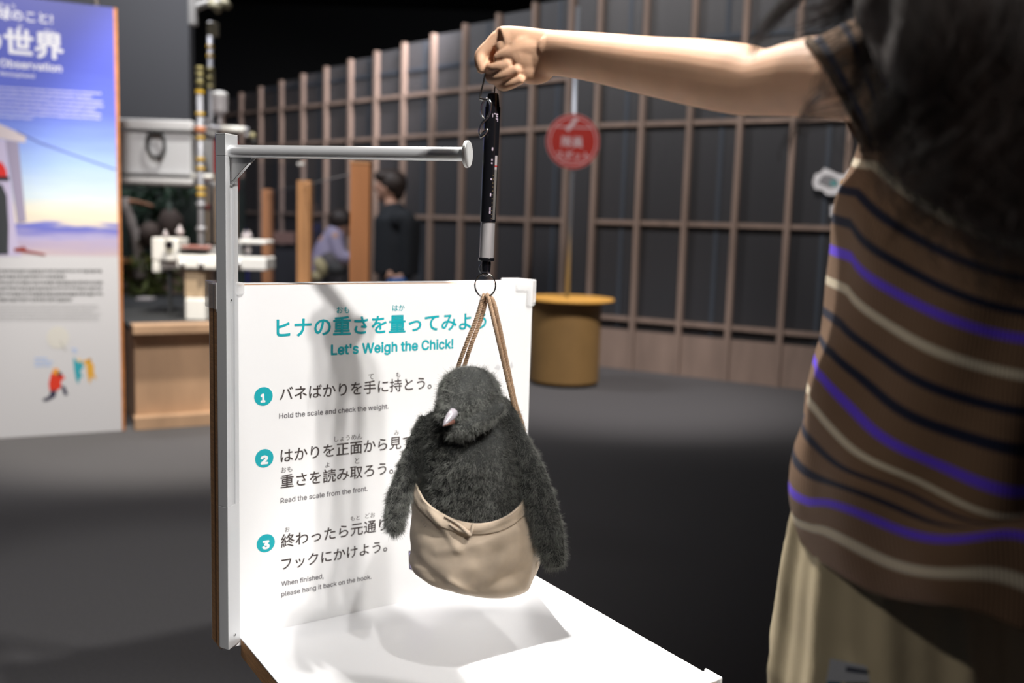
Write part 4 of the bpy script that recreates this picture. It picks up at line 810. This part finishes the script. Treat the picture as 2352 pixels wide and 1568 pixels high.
H_ = lambda x, y, dy=0: at(x, y, 1.168+(1275-x)*.0002+dy*HK)
# palm: wrist to knuckle row
PR = lambda x, y, dy, tl, h, t: ell(H_(x, y, dy), (V(0, 0, 1)+V(tl, 0, 0))*h*HK, V(.2, 1, 0)*t*HK, 24)
palm = loft([PR(1280, 122, .003, 0, .0285, .0182), PR(1245, 123, .002, -.05, .0315, .0180), PR(1210, 124, .002, -.14, .035, .0170), PR(1184, 120, .003, -.25, .034, .0160), PR(1168, 112, .001, -.38, .029, .0145), PR(1156, 104, .006, -.45, .022, .011)])
fing = [
 ([H_(1175, 90, .004), H_(1148, 86, .004), H_(1126, 104, .0), H_(1106, 124, -.004), H_(1103, 142, -.008), H_(1106, 158, -.008)], [.0115, .0110, .0092, .0088, .0080, .0068]),
 ([H_(1185, 104, .012), H_(1150, 106, .016), H_(1134, 128, .012), H_(1124, 150, .004), H_(1132, 158, -.010), H_(1150, 155, -.016), H_(1166, 147, -.017)], [.0115, .0108, .0092, .0088, .0080, .0074, .0062]),
 ([H_(1195, 122, .014), H_(1162, 128, .018), H_(1142, 152, .013), H_(1128, 175, .003), H_(1140, 180, -.010), H_(1163, 173, -.016), H_(1186, 161, -.018)], [.0110, .0104, .0090, .0085, .0080, .0074, .0062]),
 ([H_(1208, 146, .012), H_(1180, 158, .016), H_(1160, 178, .011), H_(1149, 193, .002), H_(1160, 197, -.008), H_(1177, 192, -.013), H_(1196, 184, -.015)], [.0105, .0095, .0082, .0076, .0072, .0066, .0056]),
 ([H_(1252, 112, .001), H_(1222, 113, -.004), H_(1194, 117, -.008), H_(1168, 125, -.011), H_(1145, 133, -.011)], [.015, .0150, .0130, .0105, .0075])]
hand = merge(palm, *[chain(P, np.array(R)*HK, 5, 14) for P, R in fing], sph(H_(1226, 160, .003), V(.026, .014, .018), 20, 12), sph(H_(1170, 112, -.001), V(.018, .011, .014), 16, 10), sph(H_(1230, 122, -.004), V(.034, .010, .024), 20, 12), sph(H_(1262, 112, -.004), V(.018, .014, .017), 16, 10))
armhand = remesh(merge(loft(arm_r), hand), .0015, 6)
SHF = V(-.07, -.125, 0); hcen = V(.43, .765, 1.52)-SHF
fd = nrm(V(-1, .25, 0)); hr_ = .112
def leg(s): return chain([V(.465, .97+s*.06, .84), V(.47, .97+s*.065, .48), V(.47, .97+s*.07, .10), V(.47, .97+s*.07, .06)], [.055, .045, .038, .036], 5, 16)
sk = remesh(merge(head_geo(hcen, hr_, fd), chain([hcen-Z*.05, hcen+V(-.005, .02, -.13), V(.465, .925, 1.33)], [.055, .046, .045]), loft([ell(V(.435, .93 if z > 1 else .96, z), V(a, 0, 0), V(0, b, 0), 28) for z, a, b in ((.80, .07, .09), (.92, .06, .09), (1.05, .06, .10), (1.2, .055, .10), (1.28, .05, .10), (1.33, .04, .08))]),
    leg(-1), leg(1), chain([V(.465, .80, 1.305), V(.485, .775, 1.285), V(.57, .72, 1.08), V(.59, .68, .86)], [.03, .038, .034, .023], 6, 16), chain([V(.59, .68, .87), V(.58, .68, .80), V(.57, .685, .765)], [.022, .024, .014], 4, 12), chain([V(.575, .675, .84), V(.555, .67, .80)], [.012, .009], 4, 10),
    *[chain([V(.565+.012*i, .683, .79), V(.562+.012*i, .685, .745), V(.56+.012*i, .69, .715)], [.009, .008, .006], 4, 10) for i in range(4)], *[chain([V(.48, .97+q*.07, .035), V(.40, .97+q*.07, .03)], [.035, .032], 4, 14) for q in (-1, 1)]), .006, 3)
obj('body', merge((sk[0]+SHF, sk[1]), armhand), SKIN, per, True); hcen = hcen+SHF
s_ = np.cross(Z, fd)
for q in (-1, 1):
    e = obj('eye', sph(hcen+fd*hr_*.735+s_*q*hr_*.27+Z*hr_*.05, hr_*.105, 16, 10), mat('eye_white', (.7, .7, .68), .2), per, True)
    obj('iris', sph(hcen+fd*hr_*.80+s_*q*hr_*.27+Z*hr_*.05, hr_*.055, 12, 8), mat('dark_iris', (.02, .01, .008), .2), e, True)
obj('lips', sph(hcen+fd*hr_*.83-Z*hr_*.55, V(hr_*.05, hr_*.22, hr_*.06), 16, 8, (fd, s_, Z)), mat('lip_pink', (.45, .16, .13), .4), per, True)
# shirt
KNIT = bpy.data.materials.new('brown_striped_knit'); KNIT.use_nodes = True; nt = KNIT.node_tree; N = nt.nodes; L = nt.links; b = N['Principled BSDF']; b.inputs['Roughness'].default_value = .9
tc = N.new('ShaderNodeTexCoord'); sx = N.new('ShaderNodeSeparateXYZ'); L.new(tc.outputs['UV'], sx.inputs[0])
fr_ = N.new('ShaderNodeMath'); fr_.operation = 'FRACT'; ad = N.new('ShaderNodeMath'); ad.operation = 'ADD'; ad.inputs[1].default_value = 5.04; L.new(sx.outputs['Y'], ad.inputs[0]); L.new(ad.outputs[0], fr_.inputs[0])
rp = N.new('ShaderNodeValToRGB'); rp.color_ramp.interpolation = 'LINEAR'; L.new(fr_.outputs[0], rp.inputs[0]); L.new(rp.outputs[0], b.inputs['Base Color'])
tan, pur, whi, nav = hexc('#7c6048'), hexc('#6c48e8'), hexc('#d9cdb4'), hexc('#0d1530')
st_ = [(0, pur), (.07, pur), (.085, tan), (.25, tan), (.262, whi), (.315, whi), (.33, tan), (.5, tan), (.512, nav), (.572, nav), (.587, tan), (.76, tan), (.772, nav), (.835, nav), (.85, tan), (.99, tan)]
cr = rp.color_ramp; cr.elements.remove(cr.elements[1])
for k, (q, c) in enumerate(st_):
    e = cr.elements[0] if k == 0 else cr.elements.new(q)
    e.position = q; e.color = (*c, 1)
wv = N.new('ShaderNodeTexWave'); wv.bands_direction = 'X'; wv.inputs['Scale'].default_value = 60; L.new(tc.outputs['UV'], wv.inputs[0]); bp = N.new('ShaderNodeBump'); bp.inputs['Strength'].default_value = .25; bp.inputs['Distance'].default_value = .002; L.new(wv.outputs['Fac'], bp.inputs['Height']); L.new(bp.outputs[0], b.inputs['Normal'])
def uvloft(name, rings, vv, m_, parent, thick=.002):
    n = len(rings[0]); v, f = loft(rings, False); o = obj(name, (v, f), m_, parent, True); me = o.data; uv = me.uv_layers.new(name='UVMap')
    li = np.zeros(len(me.loops), int); me.loops.foreach_get('vertex_index', li); J = li % n; I = li//n; U = J/n
    fi = np.repeat(np.arange(len(f)), 4); jj = fi % n; U = np.where((jj == n-1) & (J == 0), 1.0, U)
    uv.data.foreach_set('uv', np.stack([U, np.array(vv)[I]], 1).ravel())
    so = o.modifiers.new('s', 'SOLIDIFY'); so.thickness = thick; so.offset = 1; return o
shp = [(-.25, 2050, 248, 425, .152), (0, 2020, 300, 465, .155), (.25, 1997, 385, 575, .155), (.5, 1957, 445, 640, .155), (.75, 1941, 510, 710, .155), (1, 1942, 590, 772, .153), (1.25, 1935, 665, 855, .151), (1.5, 1925, 740, 935, .15), (1.75, 1910, 805, 1015, .15), (2, 1888, 865, 1110, .153), (2.25, 1870, 935, 1160, .156), (2.5, 1862, 1005, 1180, .16), (2.75, 1850, 1065, 1192, .165), (3, 1849, 1135, 1208, .172), (3.25, 1862, 1205, 1290, .176), (3.36, 1872, 1250, 1340, .176), (3.45, 1882, 1290, 1375, .174)]
Q = spline(np.array(shp, float), 5); rings = []; NS = 96; PYC = .80
for vv_, x, y, yr, ry in Q:
    Lp = at(x, y, .815); zr_ = at(2352, yr, .665)[2]; cxr = .365+.05*max(0, .3-vv_); rx = max(.025, cxr-Lp[0]); ring = []; wr0 = min(1, max(0, vv_+.3)); lo = max(0, vv_-2.3)
    for j in range(NS):
        th = 2*math.pi*j/NS+math.pi; cs, sn = math.cos(th), math.sin(th)
        wr = 1+.022*math.sin(9*th+vv_*2.5)*wr0+.016*math.sin(5*th-vv_*4)*wr0+.035*math.sin(4*th+2.2)*lo
        near = -sn; g = near if near > 0 else near*.25
        ring.append(V(cxr+rx*cs*wr, PYC+ry*sn*wr, Lp[2]+(zr_-Lp[2])*g+.003*math.sin(6*th+vv_*4)*max(0, vv_-1.5)))
    rings.append(np.array(ring))
tops = [ell(V(.395, .80, z_), V(math.cos(math.pi)*a_, 0, 0), V(0, math.sin(-math.pi/2)*b_, 0), NS) for z_, a_, b_ in ((1.385, .050, .058), (1.372, .054, .085), (1.352, .057, .120), (1.325, .058, .143))]
uvloft('knit_top', rings[::-1]+tops[::-1], list(Q[:, 0][::-1])+[-.42, -.58, -.75, -.9], KNIT, per)
slp = [((1857, 98), (1986, 330), .828, .056, .42), ((1872, 92), (1998, 322), .822, .057, .50), ((1905, 74), (2015, 312), .811, .058, .62), ((1950, 52), (2035, 305), .800, .058, .85), ((2010, 48), (2062, 300), .790, .058, 1.1), ((2080, 66), (2095, 290), .785, .056, 1.4), ((2150, 92), (2160, 262), .785, .050, 1.7)]
rings = []; vv_ = []
for a, b, Y, t, q in slp:
    A, B = at(*a, Y), at(*b, Y); rings.append(np.array([(A+B)/2+(A-B)/2*math.cos(th)+V(.35, 1, 0)*t*math.sin(th) for th in np.linspace(0, 2*math.pi, 48, endpoint=False)])); vv_.append(q)
uvloft('knit_sleeve', rings, vv_, KNIT, per)
A, B = at(1857, 98, .828), at(1986, 330, .828)
obj('sleeve_cuff', tube([(A+B)/2+(A-B)/2*1.0*math.cos(th)+V(.35, 1, 0)*.056*math.sin(th) for th in np.linspace(0, 2*math.pi, 49)], .0032, 10, closed=False), mat('olive_brown_rib', '#5f4c38', .9), per, True)
rings = []
for i, (x, r) in enumerate([(-.03, .052), (0, .066), (.07, .066), (.14, .061), (.2, .058)]):
    c = V(.47, .775, 1.31)+SHF+V(.45, -.22, -.95)*x; rings.append(ell(c, V(1, .1, .1)*r, V(-.1, 1, 0)*r*.85, 40))
uvloft('knit_sleeve', rings, [1.75, 1.5, 1.0, .6, .3], KNIT, per)
# trousers
CR = mat('cream_twill', '#b9ab8c', .85, bump=.15, bscale=800)
def trow(y, xl, ry, cx=.425, k=1): p = at(xl, y, .85); return p[2], p[0], ry
rg = []
for y, xl, ry in [(1130, 1872, .125), (1150, 1852, .130), (1200, 1838, .140), (1300, 1822, .155), (1350, 1815, .165), (1450, 1806, .180), (1568, 1790, .190), (1660, 1790, .185), (1800, 1835, .150)]:
    z, x0, ry = trow(y, xl, ry); rr_ = []
    for j in range(96):
        th = 2*math.pi*j/96; w_ = 1+.035*math.sin(11*th)*(1 if math.cos(th) < .6 else .3)+.02*math.sin(23*th+1); rr_.append(V(.375+(.375-x0)*math.cos(th)*w_, .855+ry*.85*math.sin(th)*w_, z))
    rg.append(np.array(rr_))
def tleg(s): return loft([np.array([V(.40+r*math.cos(t)*(1+.05*math.sin(7*t)), .845+s*.065+r*.8*math.sin(t)*(1+.05*math.sin(7*t)), z) for t in np.linspace(0, 2*math.pi, 40, endpoint=False)]) for z, r in ((.76, .085), (.5, .095), (.3, .095), (.09, .095))])
obj('trousers', remesh(merge(loft(rg[::-1]), tleg(-1), tleg(1)), .0045, 3), CR, per, True)
tro = per.children[-1]
pk = [at(1985, 1375, .80), at(2010, 1440, .80)]
for q in (-1, 1): obj('shoe', remesh(merge(sph((.345, .845+q*.07, .04), V(.13, .045, .042), 18, 10), sph((.42, .845+q*.07, .055), V(.06, .042, .055), 14, 8)), .007, 3), mat('white_sneaker', (.6, .6, .58), .5), per, True)
def hit(o, x, y):
    me = o.data; base = Vector([float(a) for a in origin(o)]); t = BVHTree.FromPolygons([v.co+base for v in me.vertices], [p.vertices[:] for p in me.polygons])
    h = t.ray_cast(Vector(EYE), Vector(nrm(ray(x, y)))); return np.array(h[0]), np.array(h[1])
p, n_ = hit(tro, 1960, 1548); cr_ = [hit(tro, *q)[0] for q in ((1908, 1512), (1945, 1520), (1985, 1528), (2035, 1540), (2030, 1566), (1980, 1566), (1940, 1566), (1900, 1564))]
cr_ = np.array(cr_); n_ = nrm(EYE-cr_.mean(0)); ce = cr_.mean(0); cr_ = cr_-np.outer((cr_-ce)@n_, n_)
lp = thing('paper_tag', ce, 'small white paper tag with a teal corner stuck on the cream trousers', 'tag')
obj('paper', loft([cr_+n_*.0055, cr_+n_*.0065]), mat('tag_white', (.5, .52, .56), .6), lp)
obj('teal_corner', loft([np.array([cr_[0], cr_[0]*.6+cr_[1]*.4, cr_[6], cr_[7]])*1.0+n_*.0066+V(.0, 0, -.008), np.array([cr_[0], cr_[0]*.6+cr_[1]*.4, cr_[6], cr_[7]])+n_*.0072+V(.0, 0, -.008)]), mat('tag_teal', '#2b7f92', .6), lp)
obj('print_line', loft([np.array([cr_[1]*.8+cr_[6]*.2, cr_[3]*.8+cr_[4]*.2, cr_[3]*.55+cr_[4]*.45, cr_[1]*.55+cr_[6]*.45])+n_*.0067, np.array([cr_[1]*.8+cr_[6]*.2, cr_[3]*.8+cr_[4]*.2, cr_[3]*.55+cr_[4]*.45, cr_[1]*.55+cr_[6]*.45])+n_*.0072]), mat('tag_print_dark', (.06, .07, .1), .6), lp)
# hair
HM = mat('dark_wavy_hair', (.012, .007, .005), .8, var=.4, vscale=40, bump=.6, bscale=90, stretch=(1, 1, .2))
hg = merge(sph(hcen+V(.02, 0, .03), V(.128, .11, .125), 24, 16), chain([hcen+V(0, -.04, 0), at(2180, -60, .66), at(2200, 80, .65), at(2215, 200, .65), at(2220, 290, .65)], [.05, .055, .05, .042, .016], 6, 18),
    chain([hcen+V(.03, -.05, 0), at(2290, -80, .63), at(2300, 90, .61), at(2310, 230, .61), at(2330, 350, .61)], [.05, .06, .058, .045, .016], 6, 18), chain([hcen+V(.05, -.02, 0), at(2430, -80, .65), at(2430, 90, .63), at(2430, 250, .63), at(2440, 420, .63)], [.05, .06, .06, .05, .016], 6, 18),
    chain([hcen+V(-.03, 0, -.02), at(2120, -120, .73), at(2130, -10, .73), at(2140, 80, .73), at(2150, 150, .73)], [.045, .04, .034, .026, .01], 6, 16), chain([hcen+V(.06, .03, 0), V(.44, .84, 1.40), V(.46, .84, 1.22)], [.08, .07, .03], 6, 16))
hv, hf = remesh(hg, .006, 3); hv = np.array([p+np.array(mn.noise_vector(Vector((p[0]*25, p[1]*25, p[2]*9))))*.012 for p in hv])
hro = obj('hair', (hv, hf), HM, per, True)
HSM = bpy.data.materials.new('hair_strands'); HSM.use_nodes = True; nt = HSM.node_tree; hi = nt.nodes.new('ShaderNodeHairInfo'); rp = nt.nodes.new('ShaderNodeValToRGB'); nt.links.new(hi.outputs['Random'], rp.inputs[0]); nt.links.new(rp.outputs[0], nt.nodes['Principled BSDF'].inputs['Base Color'])
rp.color_ramp.elements[0].color = (.004, .003, .0025, 1); rp.color_ramp.elements[1].color = (.022, .010, .006, 1); nt.nodes['Principled BSDF'].inputs['Roughness'].default_value = .6; nt.nodes['Principled BSDF'].inputs['Specular IOR Level'].default_value = .25
def lock(P, n, spread, rad=.0001, wav=.007, wl=.06):
    Q = spline(P, 8); K = len(Q); d = np.r_[0, np.cumsum(np.linalg.norm(np.diff(Q, axis=0), axis=1))]; out = np.zeros((n, K, 3), np.float32)
    for i in range(n):
        o1 = rng.normal(0, 1, 3)*spread; o2 = rng.normal(0, 1, 3)*spread*1.3; ph = rng.normal(0, .5); e = rng.uniform(.8, 1.12); t = np.linspace(0, 1, K)[:, None]
        out[i] = Q[0]+(Q-Q[0])*e+o1*(1-t)+o2*t+np.stack([np.sin(2*math.pi*d/wl+ph), np.cos(2*math.pi*d/wl+ph), np.zeros(K)], 1)*wav*np.clip(t*2, 0, 1)
    return out, rad
A_h = lambda dx, dy, dz=0: hcen+V(dx, dy, dz)
locks = [lock([A_h(-.09, -.03, .02), at(2030, -260, .72), at(1920, -110, .73), at(1850, -30, .735), at(1795, 12, .74), at(1770, 60, .74)], 240, .0020, wav=.003),
 lock([A_h(-.09, -.02), at(1990, -200, .73), at(1960, -60, .73), at(1935, 0, .73), at(1895, 25, .735)], 420, .007), lock([A_h(-.08, -.04), at(2050, -150, .70), at(2030, 20, .70), at(2000, 110, .70), at(1965, 185, .705), at(1895, 215, .71), at(1862, 240, .715), at(1848, 272, .72)], 90, .003, wav=.004),
 lock([A_h(-.08, -.05), at(2110, -150, .69), at(2095, 0, .69), at(2115, 110, .69), at(2085, 190, .69), at(2120, 290, .69)], 700, .009), lock([A_h(-.05, -.07), at(2150, -150, .66), at(2125, 30, .65), at(2140, 160, .65), at(2115, 250, .65), at(2160, 330, .65)], 1500, .013),
 lock([A_h(-.02, -.09), at(2220, -150, .62), at(2210, 60, .61), at(2235, 200, .61), at(2215, 300, .61), at(2255, 370, .61)], 1600, .014), lock([A_h(.0, -.1), at(2320, -150, .60), at(2310, 60, .58), at(2330, 220, .575), at(2310, 350, .575), at(2350, 450, .575)], 1600, .015),
 lock([A_h(.03, -.1), at(2420, -150, .60), at(2420, 80, .59), at(2440, 250, .58), at(2420, 420, .58)], 1000, .015), lock([A_h(-.09, -.01), at(2060, -180, .74), at(2080, -60, .74), at(2075, 30, .745), at(2110, 110, .745)], 900, .009)]
for P_, rad in locks:
    n, K, _ = P_.shape; hc = bpy.data.hair_curves.new('hair_lock'); hc.add_curves([K]*n); hc.attributes['position'].data.foreach_set('vector', (P_-origin(hro)).astype(np.float32).ravel())
    ra = hc.attributes.get('radius') or hc.attributes.new('radius', 'FLOAT', 'POINT'); ra.data.foreach_set('value', np.full(n*K, rad*1.6, np.float32)); hc.materials.append(HSM)
    o = bpy.data.objects.new('hair_lock', hc); COL.objects.link(o); o.parent = hro; tag(o, kind='stuff')
